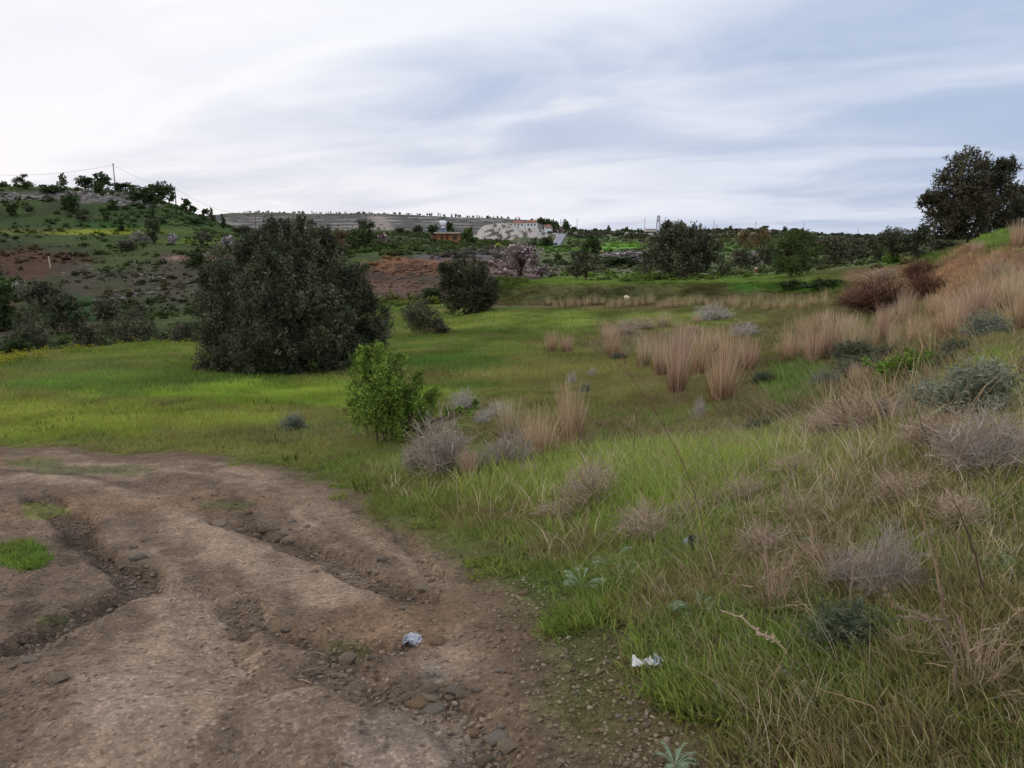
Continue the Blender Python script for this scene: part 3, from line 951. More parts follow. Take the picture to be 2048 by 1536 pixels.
def plant(kind, px, top, base, w, label, Yd=None, group=None, size=None, cat=None, sink=.03):
    """a plant whose outline is w wide and reaches from base to top as seen in the survey picture"""
    if Yd is None:
        x, y, z = gat(px, base)
    else:
        x, y, z = at(px, base, Yd)
    d = ray(px, top)
    hh = d[2] / d[1] * y - z
    ww = w / F * (y * cp - z * sp)
    hh = max(hh, ww * .25)
    size = size or ('s' if w < 34 else 'm' if w < 84 else 'l')
    _vc[0] += 1
    tm, cm = unit_plant(kind, size, _vc[0] % (3 if size == 's' else 2))
    rz = (_vc[0] * 2.4) % 6.28
    nm = NAMES[kind]
    if tm is None:
        r_ = mobj(nm, cm, None, (x, y, z - sink * hh), rz, (ww, ww, hh))
    else:
        r_ = mobj(nm, None, None, (x, y, z - sink * hh), rz, (ww, ww, hh))
        mobj('trunk', tm, r_); mobj('crown', cm, r_)
    tag(r_, label, cat or ('tree' if tm else 'bush'), group)
    return r_


def scatter(name, protos, P, rz, tilt, scl, col, mat=None, label=None, cat=None):
    """uncountable ground cover: small tufts set on points with geometry nodes; one object"""
    me_ = bpy.data.meshes.new(name)
    n = len(P)
    me_.vertices.add(n); me_.vertices.foreach_set('co', P.astype(np.float32).ravel())
    for an, ty, fld, dat in (('rot', 'FLOAT_VECTOR', 'vector', np.concatenate([tilt, rz[:, None]], 1)), ('scl', 'FLOAT_VECTOR', 'vector', scl),
                             ('icol', 'FLOAT_COLOR', 'color', np.concatenate([col, np.ones((n, 1))], 1))):
        a = me_.attributes.new(an, ty, 'POINT'); a.data.foreach_set(fld, dat.astype(np.float32).ravel())
    o = mobj(name, me_)
    ng = bpy.data.node_groups.new(name + '_nodes', 'GeometryNodeTree')
    ng.interface.new_socket('Geometry', in_out='INPUT', socket_type='NodeSocketGeometry')
    ng.interface.new_socket('Geometry', in_out='OUTPUT', socket_type='NodeSocketGeometry')
    nd, lk = ng.nodes, ng.links
    gi, go = nd.new('NodeGroupInput'), nd.new('NodeGroupOutput')
    jn = nd.new('GeometryNodeJoinGeometry')
    for m_ in protos:
        po = bpy.data.objects.new(m_.name, m_)
        oi = nd.new('GeometryNodeObjectInfo'); oi.inputs['Object'].default_value = po; oi.inputs['As Instance'].default_value = True
        lk.new(oi.outputs['Geometry'], jn.inputs[0])
    ip = nd.new('GeometryNodeInstanceOnPoints')
    ip.inputs['Pick Instance'].default_value = True
    rv = nd.new('FunctionNodeRandomValue'); rv.data_type = 'INT'
    rv.inputs[4].default_value = 0; rv.inputs[5].default_value = len(protos) - 1
    na, ns = nd.new('GeometryNodeInputNamedAttribute'), nd.new('GeometryNodeInputNamedAttribute')
    na.data_type = ns.data_type = 'FLOAT_VECTOR'
    na.inputs[0].default_value, ns.inputs[0].default_value = 'rot', 'scl'
    er = nd.new('FunctionNodeEulerToRotation')
    lk.new(na.outputs[0], er.inputs[0]); lk.new(er.outputs[0], ip.inputs['Rotation'])
    lk.new(ns.outputs[0], ip.inputs['Scale'])
    lk.new(gi.outputs[0], ip.inputs['Points']); lk.new(jn.outputs[0], ip.inputs['Instance'])
    lk.new(rv.outputs[2], ip.inputs['Instance Index']); lk.new(ip.outputs[0], go.inputs[0])
    md = o.modifiers.new('scatter', 'NODES'); md.node_group = ng
    tag(o, label, cat, kind='stuff')
    return o


def tuft(name, seed, n, spread, h0, h1, lean, w, k=4, curl=.5, seedhead=False):
    g = np.random.default_rng(seed)
    a = g.random(n) * 6.283
    rr_ = spread * g.random(n) ** .6
    h = h0 + (h1 - h0) * g.random(n)
    b = np.stack([rr_ * np.cos(a), rr_ * np.sin(a), np.full(n, -.01 * h1)], 1)
    a2 = a + g.normal(size=n) * .9
    ln = lean * h * (.3 + g.random(n))
    t = np.linspace(0, 1, k)[None]
    P = np.stack([b[:, :1] + np.cos(a2)[:, None] * ln[:, None] * t ** (1 + curl), b[:, 1:2] + np.sin(a2)[:, None] * ln[:, None] * t ** (1 + curl),
                  b[:, 2:] + h[:, None] * (t - .25 * curl * t ** 3)], -1)
    W = w * (1 - .85 * t ** 1.6) * (.6 + .8 * g.random((n, 1)))
    a3 = g.random(n) * 6.283
    S = np.stack([np.cos(a3), np.sin(a3), np.zeros(n)], 1)
    cv = (.72 + .56 * g.random((n, 1))) * np.array([1, 1, 1]) * (1 + (g.random((n, 3)) - .5) * .22)
    mb = MB(); ribbons(mb, P, W, S, cv)
    return mb.mesh(name, M_blade)


def gcol(x, y, z=None):
    z_, td, g, b, r = H(x, y, True)
    c, e = ground_colour(x, y, z_, td, g, b, r)
    return z_, c, e, r


def spread(n, th0, th1, r0, r1, p=0.0):
    """random points over a fan of ground; p=0 even per log distance, p=1 even per area"""
    g = rng
    th = th0 + (th1 - th0) * g.random(n)
    q = g.random(n)
    if p == 0:
        r = np.exp(math.log(r0) + q * math.log(r1 / r0))
    else:
        r = (r0 ** p + q * (r1 ** p - r0 ** p)) ** (1 / p)
    return r * np.sin(th), r * np.cos(th)


def put_grass(name, protos, x, y, col, sz, label, cat='grass', zoff=0.0, sv=(.7, 1.3), z=None):
    n = len(x)
    z = H(x, y) if z is None else z
    s = (sv[0] + (sv[1] - sv[0]) * rng.random(n)) * sz
    scatter(name, protos, np.stack([x, y, z + zoff], 1), rng.random(n) * 6.283, (rng.random((n, 2)) - .5) * .25,
            np.stack([s, s, s * (.8 + .4 * rng.random(n))], 1), col, label=label, cat=cat)


# ------------------------------------------------------------------ grass
t_short = [tuft('short_grass_tuft', 10 + k, 22, .09, .03, .085, .8, .0035, 3) for k in range(4)]
t_mead = [tuft('meadow_grass_tuft', 20 + k, 26, .16, .05, .14, .6, .007, 3) for k in range(4)]
t_farg = [tuft('far_grass_tuft', 30 + k, 22, .34, .08, .2, .7, .018, 2) for k in range(3)]
t_tall = [tuft('tall_grass_tuft', 40 + k, 14, .10, .12, .36, .55, .0040, 5) for k in range(5)]
t_dry = [tuft('dry_grass_tuft', 50 + k, 8, .12, .14, .46, .9, .0028, 5, .8) for k in range(5)]
t_clov = [tuft('leafy_weed_tuft', 60 + k, 30, .07, .012, .035, 1.4, .007, 3) for k in range(3)]


def blobn(x, y, f, s, o=4):
    return fbm(x * f, y * f, o, s, .6)


x, y = spread(88000, -.85, .66, 6.0, 58, .35)
z, c, e, r = gcol(x, y)
near_bank = ss(.02, .16, x / r) * ss(9.5, 7.5, r)
keep = (e < .42) & (rng.random(len(x)) > near_bank)
px_, py_ = proj(x, y, z)
x, y, c, r, e, z = x[keep], y[keep], c[keep], r[keep], e[keep], z[keep]
dens = .55 + .5 * blobn(x, y, .8, 71) + .25
lum = (1.14 + .65 * blobn(x, y, .6, 72) + .22 * (rng.random(len(x)) - .5))
cc = (c * 1.5 + np.array([.020, .012, .010])) * lum[:, None] * (1 + (rng.random((len(x), 3)) - .5) * .16)
hs = (.5 + .5 * ss(-.3, .5, blobn(x, y, .35, 73)) + .2 * ss(.02, -.25, x / r)) * (.45 + .55 * ss(.0, -1.6, track_d(x, y)))
a = r < 19
put_grass('meadow_grass', t_mead, x[a], y[a], cc[a], hs[a] * .85, 'short bright green meadow grass in drifts beyond the dirt track', z=z[a])
a = ~a
put_grass('far_meadow_grass', t_farg, x[a], y[a], cc[a], hs[a] * .72, 'yellowish green grass over the farther half of the meadow', z=z[a])

# low growth along the edge of the track
x, y = spread(30000, -.85, .90, 1.6, 11, 0)
z, c, e, r = gcol(x, y)
td = track_d(x, y)
n1 = blobn(x, y, 2.6, 75) + .5 * blobn(x, y, .7, 76)
onp = (c[:, 1] > c[:, 0] * 1.12)
keep = (((td < .10) & (td > -1.0) & (n1 > .0 + .35 * ss(-.5, .1, td))) | (onp & (td > 0) & (n1 > -.05)) | ((td > .1) & (td < .45) & (n1 > .34)))
x, y, c, r, z, td = x[keep], y[keep], c[keep], r[keep], z[keep], td[keep]
base = lerp(np.tile(C(98, 122, 48), (len(x), 1)), np.tile(C(122, 128, 66), (len(x), 1)), ss(-.3, .3, blobn(x, y, 1.5, 77)))
base = base * (1.0 + .6 * rng.random((len(x), 1)))
m_ = rng.random(len(x)) < .5
put_grass('track_edge_grass', t_short, x[m_], y[m_], base[m_], .8, 'low fresh green grass fraying onto the edge of the dirt track', z=z[m_])
put_grass('track_edge_weeds', t_clov, x[~m_], y[~m_], base[~m_] * .9, 1.0, 'tiny creeping green weeds at the border of the dirt track', 'weeds', z=z[~m_])

# tall grass on the bank to the right
x, y = spread(35000, -.25, 1.35, 1.5, 10.5, .8)
z, c, e, r = gcol(x, y)
td = track_d(x, y)
w_ = ss(-.15, -.9, td) * ss(10.5, 7.5, r)
n1 = blobn(x, y, 1.1, 81)
keep = (rng.random(len(x)) < w_ * (.30 + .75 * ss(-.3, .3, n1))) & (td < -.05)
x, y, r, z, td, n1 = x[keep], y[keep], r[keep], z[keep], td[keep], n1[keep]
lush = ss(-.35, .35, blobn(x, y, .55, 82) + .55 * ss(.45, .1, x / r) - .12)
base = lerp(np.tile(C(176, 170, 112), (len(x), 1)), np.tile(C(146, 162, 82), (len(x), 1)), lush)
base = lerp(base, np.tile(C(176, 174, 112), (len(x), 1)), ss(.1, .5, blobn(x, y, 3, 83)) * .6)
base *= (.72 + .6 * rng.random((len(x), 1)))
hs = ((.42 + .5 * lush + .25 * n1) * ss(.1, -1.3, td) * ss(10, 7, r) * .62 + .16) * (.5 + .55 * ss(3.2, 5.6, r))
put_grass('bank_grass', t_tall, x, y, base, hs, 'tall green grass blades crowding the bank right of the track', z=z)
x, y = spread(8300, -.2, 1.35, 1.5, 13, .7)
z, c, e, r = gcol(x, y)
td = track_d(x, y)
n1 = blobn(x, y, .8, 85)
keep = (td < -.25) & (rng.random(len(x)) < .25 + .75 * ss(-.1, .3, n1)) & (rng.random(len(x)) < .25 + .9 * ss(.0, .4, x / r))
x, y, z, r = x[keep], y[keep], z[keep], r[keep]
base = np.tile(C(206, 190, 164), (len(x), 1)) * (.6 + .7 * rng.random((len(x), 1)))
put_grass('dry_bank_grass', t_dry, x, y, base, .5 * (.62 + .8 * ss(3, 6, r)) * (1 - .45 * ss(6.2, 9, r)), 'thin straw coloured dead grass mixed through the bank', 'dry grass', z=z)
# low mixed growth under it
x, y = spread(48000, -.25, 1.35, 1.4, 13, .8)
z, c, e, r = gcol(x, y)
td = track_d(x, y)
keep = (td < -.1) & (rng.random(len(x)) < ss(.0, -.8, td))
x, y, z, r, c = x[keep], y[keep], z[keep], r[keep], c[keep]
k_ = ss(-.3, .3, blobn(x, y, 1.7, 88) + .3 * (rng.random(len(x)) - .5))
base = lerp(np.tile(C(140, 130, 88), (len(x), 1)), np.tile(C(126, 146, 72), (len(x), 1)), k_) * (.7 + .6 * rng.random((len(x), 1)))
put_grass('bank_undergrowth', t_short, x, y, base, .95, 'low brown and green growth under the tall grass on the bank', 'undergrowth', z=z)
# tall clumps on the bank beyond the flat
x, y = spread(9000, -.02, .60, 40, 54, 1)
z, c, e, r = gcol(x, y)
px_, py_ = proj(x, y, z)
keep = (py_ < 612) & (py_ > 566)
x, y, z, c = x[keep], y[keep], z[keep], c[keep]
put_grass('far_bank_grass', t_farg, x, y, c * (.75 + .3 * blobn(x, y, .5, 89)[:, None] + .5 * rng.random((len(x), 1))), np.clip(.7 + 1.6 * blobn(x, y, .35, 90), .25, 1.9), 'olive green weeds covering the low bank behind the flat', z=z)
# ------------------------------------------------------------------ the great olive in the middle of the meadow
def big_tree(name, label, cat, px, base, Yd, lobes_px, nclump, leaf, cols, trunk_r, seed, up=.6, light=.5, per=12, cr=.30, fork=.22):
    """lobes_px: (px, py, radius px, metres in front(-)/behind(+) of the trunk)"""
    g = np.random.default_rng(seed)
    x0, y0, z0 = at(px, base, Yd) if Yd else gat(px, base)
    s = (y0 * cp - z0 * sp) / F
    L = []
    for (a, b, rp, dpt) in lobes_px:
        d = ray(a, b)
        yy = y0 + dpt
        L.append((d[0] / d[1] * yy - x0, dpt, d[2] / d[1] * yy - z0, rp * s, rp * s * 1.0, rp * s * .95))
    mb = MB()
    crown(mb, g, L, nclump, per, leaf, leaf * .36, cr, up, cols, light, .74)
    root = mobj(name, None, None, (x0, y0, z0))
    tag(root, label, cat)
    mobj('crown', mb.mesh('crown', M_leaf), root)
    t = MB()
    tips = [(l[0] * .85, l[1] * .8, l[2]) for l in L]
    limbs(t, g, trunk_r, max(l[2] for l in L), tips, BARKG, 6, 7, .05, fork)
    mobj('trunk', t.mesh('trunk', M_bark, True), root)
    return root, L


big_tree('olive_tree', 'huge dense dark olive tree with foliage down to the grass, centre left of the meadow', 'tree', 600, 752, 23.5,
         [(600, 505, 58, .5), (640, 545, 66, 0), (530, 515, 50, .2), (478, 548, 66, 0), (450, 610, 64, .2), (622, 512, 52, .2), (440, 575, 40, .2), (560, 590, 80, -.6),
          (684, 602, 64, .2), (705, 566, 38, .8), (735, 655, 52, 0), (640, 660, 90, -1.0), (540, 670, 90, -1.2), (450, 690, 62, -.5),
          (430, 735, 40, -.6), (500, 738, 50, -1.3), (590, 728, 55, -1.4), (680, 705, 55, -.9), (745, 680, 38, .0), (560, 480, 36, .6),
          (470, 735, 40, -1.2), (540, 735, 42, -1.6), (640, 722, 44, -1.3), (415, 745, 22, -.6), (720, 715, 34, -.5), (765, 670, 24, 0), (620, 478, 38, .8), (660, 500, 36, .6), (420, 655, 36, .3), (500, 480, 26, .4), (600, 620, 90, 1.5), (500, 640, 80, 1.5)],
         8600, .105, OLIVE_D + [C(98, 98, 80)], .22, 101, .8, .7, 13, .22, .12)
big_tree('olive_tree', 'dark olive tree standing on the meadow right of the huge one, below the scree slope', 'tree', 940, 628, None,
         [(935, 545, 32, 0), (905, 570, 30, 0), (968, 575, 30, 0), (940, 590, 42, -.4), (900, 605, 26, -.2), (975, 606, 26, -.2), (918, 528, 16, .2), (952, 526, 15, .3), (895, 545, 15, 0)],
         1700, .17, OLIVE_D, .13, 102, .7, .6, 10, .3, .15)
big_tree('olive_tree', 'broad olive tree with drooping skirts and open trunk behind the low bank', 'tree', 1368, 562, 56,
         [(1365, 480, 30, 0), (1345, 470, 24, .2), (1390, 475, 24, 0), (1410, 500, 30, 0), (1320, 510, 30, 0), (1300, 530, 22, -.2), (1440, 515, 20, 0),
          (1445, 535, 16, 0), (1370, 520, 34, -.8), (1400, 530, 28, -.5), (1340, 535, 26, -.5), (1305, 550, 12, 0), (1447, 552, 9, 0), (1312, 492, 16, .5)],
         1900, .21, OLIVE, .22, 103, .55, .6, 9, .4, .18)
big_tree('carob_tree', 'large dark tree against the sky on top of the right-hand bank', 'tree', 1960, 500, 31,
         [(1930, 350, 42, 0), (1900, 380, 34, 0), (1965, 370, 36, .3), (2008, 350, 26, .2), (1872, 398, 22, 0), (1856, 400, 14, 0), (1880, 430, 30, 0), (1910, 430, 36, -.4),
          (1960, 430, 44, -.6), (2005, 400, 36, 0), (2010, 460, 34, 0), (1935, 475, 36, -.3), (1893, 470, 30, 0), (1975, 325, 12, .1), (1868, 376, 8, 0), (1990, 500, 20, 0), (1920, 500, 16, -.2)],
         3000, .13, [C(84, 80, 62), C(70, 70, 52), C(98, 90, 70), C(62, 62, 46)], .2, 104, .5, .6, 11, .26, .25)
big_tree('carob_tree', 'dark bushy tree cut by the right edge of the photo beside the large one', 'tree', 2075, 490, 33,
         [(2050, 400, 34, 0), (2040, 440, 34, 0), (2085, 420, 46, 0), (2040, 480, 26, 0), (2090, 470, 40, 0), (2130, 430, 40, 0), (2035, 375, 14, 0)],
         1500, .14, [C(66, 72, 60), C(54, 62, 50), C(78, 80, 64)], .2, 105, .5, .5, 11, .28, .2)

# the small bright bush beside the track, with bare stems showing at its foot
g = np.random.default_rng(55)
x0, y0, z0 = gat(770, 892)
s = (y0 * cp - z0 * sp) / F


def loc_(a, b, dpt=0.0):
    d = ray(a, b)
    return (d[0] / d[1] * (y0 + dpt) - x0, dpt, d[2] / d[1] * (y0 + dpt) - z0)


bl = [(738, 700, 20, 0), (725, 715, 16, 0), (752, 715, 28, 0), (785, 708, 14, .05), (800, 722, 12, .1), (790, 745, 26, .1), (735, 745, 36, -.1), (715, 715, 10, 0), (760, 780, 52, -.2),
      (805, 790, 42, .1), (835, 770, 26, .1), (715, 790, 32, 0), (740, 830, 46, -.2), (800, 835, 50, .1), (850, 815, 32, 0), (870, 792, 16, .1), (878, 775, 10, 0), (705, 815, 16, 0),
      (690, 822, 8, 0), (860, 840, 24, 0), (895, 835, 13, 0), (915, 826, 10, .05), (935, 822, 9, .05), (948, 812, 7, .05), (830, 750, 12, 0), (830, 860, 22, .1), (730, 735, 26, .2), (780, 800, 50, .4)]
L = [(*loc_(a, b, d), r_ * s, r_ * s, r_ * s * .9) for a, b, r_, d in bl]
mb = MB(); crown(mb, g, L, 4300, 9, .026, .015, .06, .5, LIME, .6, .7)
bush = mobj('green_bush', None, None, (x0, y0, z0))
tag(bush, 'bright green leafy bush with bare stems growing at the edge of the dirt track', 'bush')
mobj('foliage', mb.mesh('foliage', M_leaf), bush)
t = MB()
for k in range(5):
    e_ = np.array([loc_(740, 700), loc_(800, 730), (loc_(860, 800)), loc_(715, 760), loc_(785, 780, .2)][k])
    st0 = np.array([(k - 2) * .05, (k % 2) * .05, -.02])
    q = np.linspace(0, 1, 8)[:, None]
    P = st0 * (1 - q) + e_ * q + np.stack([np.sin(q[:, 0] * 5 + k) * .04, np.cos(q[:, 0] * 4) * .03, q[:, 0] * 0], 1) * q
    tubes(t, P[None], (.020 * (1 - .8 * q[:, 0]))[None], C(104, 90, 72), 5)
lt = np.array(L)[g.integers(0, len(L), 130)]
e_ = lt[:, :3] + unit(g.normal(size=(130, 3))) * lt[:, 3:6] * .9
s0 = np.stack([lt[:, 0] * .45, lt[:, 1] * .5, lt[:, 2] * .55], 1)
q = np.linspace(0, 1, 5)[None, :, None]
tubes(t, s0[:, None] * (1 - q) + e_[:, None] * q + g.normal(size=(130, 5, 3)) * .012, np.linspace(.006, .002, 5)[None].repeat(130, 0), C(96, 82, 66), 3)
q = np.linspace(0, 1, 6)[:, None]
tubes(t, (np.array(loc_(735, 850)) * (1 - q) + np.array(loc_(652, 841)) * q)[None] + np.array([0, 0, .02]) * np.sin(q * 6)[None], (.006 * (1 - .7 * q[:, 0]))[None], C(110, 92, 80), 4)
mobj('stems', t.mesh('stems', M_bark, True), bush)

# ------------------------------------------------------------------ trees and bushes, near to far
P_ = plant
P_('olive_bush', 845, 596, 668, 80, 'small round grey-green olive bush between the huge olive and its smaller neighbour', size='l')
P_('scrub', 885, 650, 668, 34, 'low twiggy spray at the foot of the round olive bush')
P_('bush', 862, 575, 606, 60, 'dark scrubby bush below the orange cutting', 53, size='m')
P_('olive', 1172, 500, 562, 58, 'grey-green olive tree right of the pink almond, on the low bank', 55)
P_('oak', 1182, 470, 520, 36, 'taller dark tree just behind the olive right of the pink almond', 92, size='m')
P_('green', 1582, 460, 553, 100, 'round mid-green leafy tree on the low bank, right of the broad olive', 50)
P_('olive', 1482, 497, 548, 58, 'small grey olive tree right behind the broad drooping one', 66)
P_('olive', 1527, 487, 535, 32, 'slim olive tree left of the round green tree', 76, size='m')
P_('white_blossom', 1507, 502, 534, 20, 'small white-flowering almond between two olives, left of the green tree', 84)
P_('olive', 1659, 470, 540, 58, 'leaning olive with a crooked bare trunk, right of the green tree', 62)
P_('olive', 1703, 473, 534, 60, 'olive tree between the crooked-trunk olive and the wide dark pair', 66)
P_('olive', 1785, 455, 530, 78, 'wide silvery olive in front of the row left of the large dark tree', 52, size='l')
P_('olive_dark', 1832, 447, 532, 64, 'dense dark olive close to the left foot of the large tree', 50, size='m')
P_('olive_dark', 1745, 472, 527, 48, 'shadowy olive between two others in the right-hand row', 68)
P_('olive_dark', 1630, 478, 530, 40, 'dim olive crown peeping out right behind the round green tree', 80)
P_('scrub', 1880, 480, 522, 60, 'brown-green bush under the left side of the large dark tree', 34)
P_('bush', 1650, 558, 585, 70, 'dark green weeds heaped at the foot of the bank under the crooked olive', 40, cat='weeds')
P_('bush', 1590, 560, 582, 60, 'dark green weed mound below the round green tree', 43, cat='weeds')
P_('blossom', 1040, 485, 563, 92, 'pink-flowering almond tree with a dark forked trunk in the middle of the view', 58, size='l')
P_('blossom', 1082, 530, 563, 42, 'paler low limb-like almond leaning out right of the big pink one', 59, size='m')
P_('white_blossom', 1258, 502, 528, 62, 'hedge-like white almond thicket left of the broad olive', 92, size='m')
P_('white_blossom', 1222, 506, 528, 46, 'greyish white almond thicket, left end of the flowering hedge', 95, size='m')
P_('bush', 1245, 518, 545, 92, 'dark green brambles under the white flowering hedge', 80, size='m')
P_('bush', 1116, 508, 536, 26, 'dark green bush in the gap between almond and olive', 85)
P_('rust', 1492, 460, 502, 34, 'rust-coloured willow behind the olives, left one of two', 150, size='m')
P_('rust', 1520, 456, 506, 44, 'rust-brown willow behind the olives, right one of two', 140, size='m')
P_('rust', 677, 458, 484, 46, 'orange-brown tree peeping over the huge olive from behind', 92, size='m')
P_('pine', 730, 440, 512, 66, 'dark green tree standing just right behind the huge olive', 84, size='m')
P_('oak', 722, 452, 512, 50, 'lower dark crown joined to the green tree behind the huge olive', 86, size='m')
P_('blossom', 766, 465, 496, 22, 'pale pink almond right of the dark green tree', 100)
P_('scrub', 804, 455, 476, 32, 'grey round tree left of the orange hut, first of three', 190)
P_('scrub', 836, 450, 474, 26, 'grey pointed tree left of the orange hut, second of three', 185)
P_('oak', 868, 449, 474, 24, 'dark tree directly left of the water tank', 185)
P_('oak', 904, 444, 470, 30, 'round olive-green tree right of the white water tank', 205)
P_('green', 936, 454, 487, 24, 'yellow-green tree at the right corner of the orange hut', 165)
P_('scrub', 545, 442, 478, 44, 'dim tree behind the left shoulder of the huge olive', 150, size='m')
P_('scrub', 488, 452, 480, 50, 'broad dim bush where the green hill meets the valley', 175, size='m')
P_('scrub', 590, 446, 478, 40, 'grey-green tree just behind the top of the huge olive', 150, size='m')
P_('scrub', 1065, 475, 496, 26, 'greyish bush on the slope left of the asphalt road', 225)
P_('oak', 1092, 474, 499, 36, 'dark round bush at the left kerb of the asphalt road', 215, size='m')
P_('blossom', 1095, 468, 480, 13, 'tiny pink almond above the dark roadside bush', 330)
P_('blossom', 1122, 458, 472, 13, 'tiny pink almond at the bend of the road', 440)
# far village trees
P_('umbrella', 1086, 435, 458, 26, 'big umbrella-shaped pine right of the white houses', 520, size='m')
P_('oak', 1103, 438, 460, 15, 'dark tree next to the umbrella-shaped pine', 520)
P_('oak', 1112, 442, 461, 14, 'lower dark tree two places right of the umbrella-shaped pine', 525)
P_('pine', 1128, 439, 460, 15, 'pointed conifer right of the village trees', 530)
P_('pine', 1136, 445, 461, 9, 'small pointed conifer beside the taller one at the village', 535)
P_('oak', 1148, 453, 462, 12, 'small dark round tree left of the tall pole on the skyline', 560)
for a_, t_, w_, k_, lb in ((1216, 450, 8, 'pine', 'small solitary conifer on the skyline right of the road'), (1250, 453, 9, 'oak', 'small round tree on the skyline left of the mast'),
                           (1277, 456, 4, 'oak', 'tiny bush on the skyline just left of a tall pole'), (1283, 457, 7, 'oak', 'dark tiny bush at the foot of a skyline pole'),
                           (1325, 455, 12, 'oak', 'dark bush at the right foot of the lattice mast'), (1400, 446, 10, 'pine', 'conifer tip over the broad olive'),
                           (1462, 451, 8, 'pine', 'solitary conifer in front of the bare field strip'), (1569, 452, 8, 'cypress', 'slim dark cypress left of the round green tree top'),
                           (1530, 451, 17, 'oak', 'round grove tree on the skyline behind the willows'), (1592, 456, 34, 'oak', 'skyline thicket above the round green tree'),
                           (1636, 466, 4, 'cypress', 'tiny cypress right of the round green tree'), (1685, 463, 4, 'cypress', 'slender cypress on the skyline over the middle of the olive row'),
                           (1735, 468, 4, 'cypress', 'short slender cypress on the skyline, rightmost of the cypresses'), (1654, 468, 12, 'oak', 'small round tree on the skyline above the crooked olive'),
                           (1190, 456, 10, 'oak', 'low skyline bush right of the village'), (1600, 459, 8, 'oak', 'little round crown beside a skyline pole')):
    P_(k_, a_, t_, 467, w_, lb, 600 if a_ < 1600 else 560)
# the green hill at the left
for a_, t_, b_, w_, k_, lb in (
        (48, 347, 376, 30, 'pine', 'ragged young pine on the hill crest, leftmost on the skyline'), (128, 346, 377, 26, 'pine', 'second young pine on the hill crest from the left'),
        (172, 351, 379, 36, 'oak', 'open-crowned tree on the crest left of the tall pole'), (206, 344, 380, 38, 'oak', 'tallest crest tree just left of the tall pole'),
        (252, 364, 385, 42, 'oak', 'low oak on the crest right of the tall pole'), (290, 372, 412, 50, 'oak', 'dark oak in front of the crest grove'),
        (318, 362, 402, 46, 'oak', 'spreading oak in the crest grove'), (338, 368, 404, 26, 'oak', 'oak at the right end of the crest grove'),
        (375, 396, 424, 28, 'oak', 'oak right of the second pole on the descending crest'), (408, 416, 431, 14, 'oak', 'small round tree low on the descending crest'),
        (423, 415, 443, 16, 'pine', 'upright little tree low on the descending crest'), (446, 427, 442, 9, 'oak', 'last tiny tree where the hill meets the horizon'),
        (448, 440, 457, 8, 'cypress', 'tiny upright shrub below the end of the crest'), (105, 369, 388, 42, 'bush', 'wide low bush between the two crest pines'),
        (142, 385, 426, 36, 'oak', 'dark bushy tree below the pale crest rocks'), (204, 365, 394, 22, 'oak', 'rounded bush in the pale rocks under the crest'),
        (223, 398, 419, 26, 'bush', 'dark bush beside the lowest crest rocks'), (25, 405, 432, 26, 'bush', 'dark bush at the left edge of the hill slope'),
        (58, 410, 429, 20, 'scrub', 'dull bush right of the leftmost slope bush'), (392, 436, 450, 30, 'bush', 'flat bush low on the green slope'),
        (305, 415, 441, 13, 'oak', 'narrow dark tree on the green slope under the grove'), (325, 434, 448, 20, 'bush', 'small bush under the grove, on the green slope'),
        (243, 434, 462, 16, 'bush', 'upright bush in the middle of the green slope'), (213, 428, 443, 12, 'bush', 'tiny bush in the middle of the green slope'),
        (164, 430, 443, 26, 'scrub', 'faint low bush on the dark slope'), (309, 436, 486, 36, 'olive_dark', 'dark tree at the right end of the yellow terrace'),
        (284, 458, 486, 38, 'grey_bush', 'grey-green shrubs left of the dark terrace tree'), (250, 480, 501, 36, 'scrub', 'brownish bush below the yellow terrace'),
        (407, 460, 493, 36, 'olive', 'olive tree on the green terrace at the foot of the hill'), (345, 467, 489, 22, 'white_blossom', 'white-flowering almond on the terrace, leftmost of three'),
        (460, 470, 496, 24, 'white_blossom', 'larger white-flowering almond on the terrace, middle of three'), (488, 475, 496, 15, 'white_blossom', 'smallest white-flowering almond on the terrace, rightmost of three'),
        (394, 504, 532, 40, 'bush', 'dark bush at the end of the pinkish stone edge'), (90, 560, 622, 66, 'scrub', 'brown-green bush on the far side of the gully'),
        (41, 560, 594, 50, 'grey_bush', 'grey scrub on the reddish slope at the left'), (213, 598, 642, 64, 'scrub', 'dark bush on the far gully slope'),
        (5, 560, 660, 60, 'bush', 'dark green bush at the left edge of the picture'), (133, 585, 668, 86, 'olive_dark', 'dark rounded tree deep in the gully')):
    P_(k_, a_, t_, b_, w_, lb, sink=.05, size='m' if k_ == 'white_blossom' or w_ > 29 else None)
P_('olive_bush', 276, 608, 700, 122, 'silvery olive bush filling the gully left of the huge olive', 41, size='l')
P_('olive_bush', 60, 616, 708, 92, 'grey-leaved bush in the gully near the left edge', 41, size='l')
P_('olive_bush', 172, 636, 700, 54, 'dark bush in the gully between two silvery ones', 44, size='m')
P_('scrub', 372, 646, 695, 50, 'brownish bush in the gully touching the huge olive', 44, size='m')
P_('bush', 40, 678, 740, 54, 'yellow-green bush on the meadow rim at the left', 30, size='m')
# row of trees on the crest of the terraced hill
rj = random.Random(4)
for k in range(112):
    a_ = 468 + k * 5.3 + rj.gauss(0, 5)
    yt = np.interp(a_, [470, 520, 800, 900, 1000, 1080], [427, 424, 427, 430, 435, 441])
    s_ = 1.8 + 3.6 * rj.random() ** 1.6
    P_('pine' if k % 3 else 'oak', a_, yt - .8 - 3.6 * rj.random() ** 1.5, 432, s_, 'tiny dark tree in the row along the crest of the terraced hill', 1240, 'trees along the crest of the terraced hill', sink=.08)
# ------------------------------------------------------------------ dry tussocks, grey shrubs, thistles
TAN = [C(192, 170, 140), C(212, 192, 162), C(172, 148, 118)]


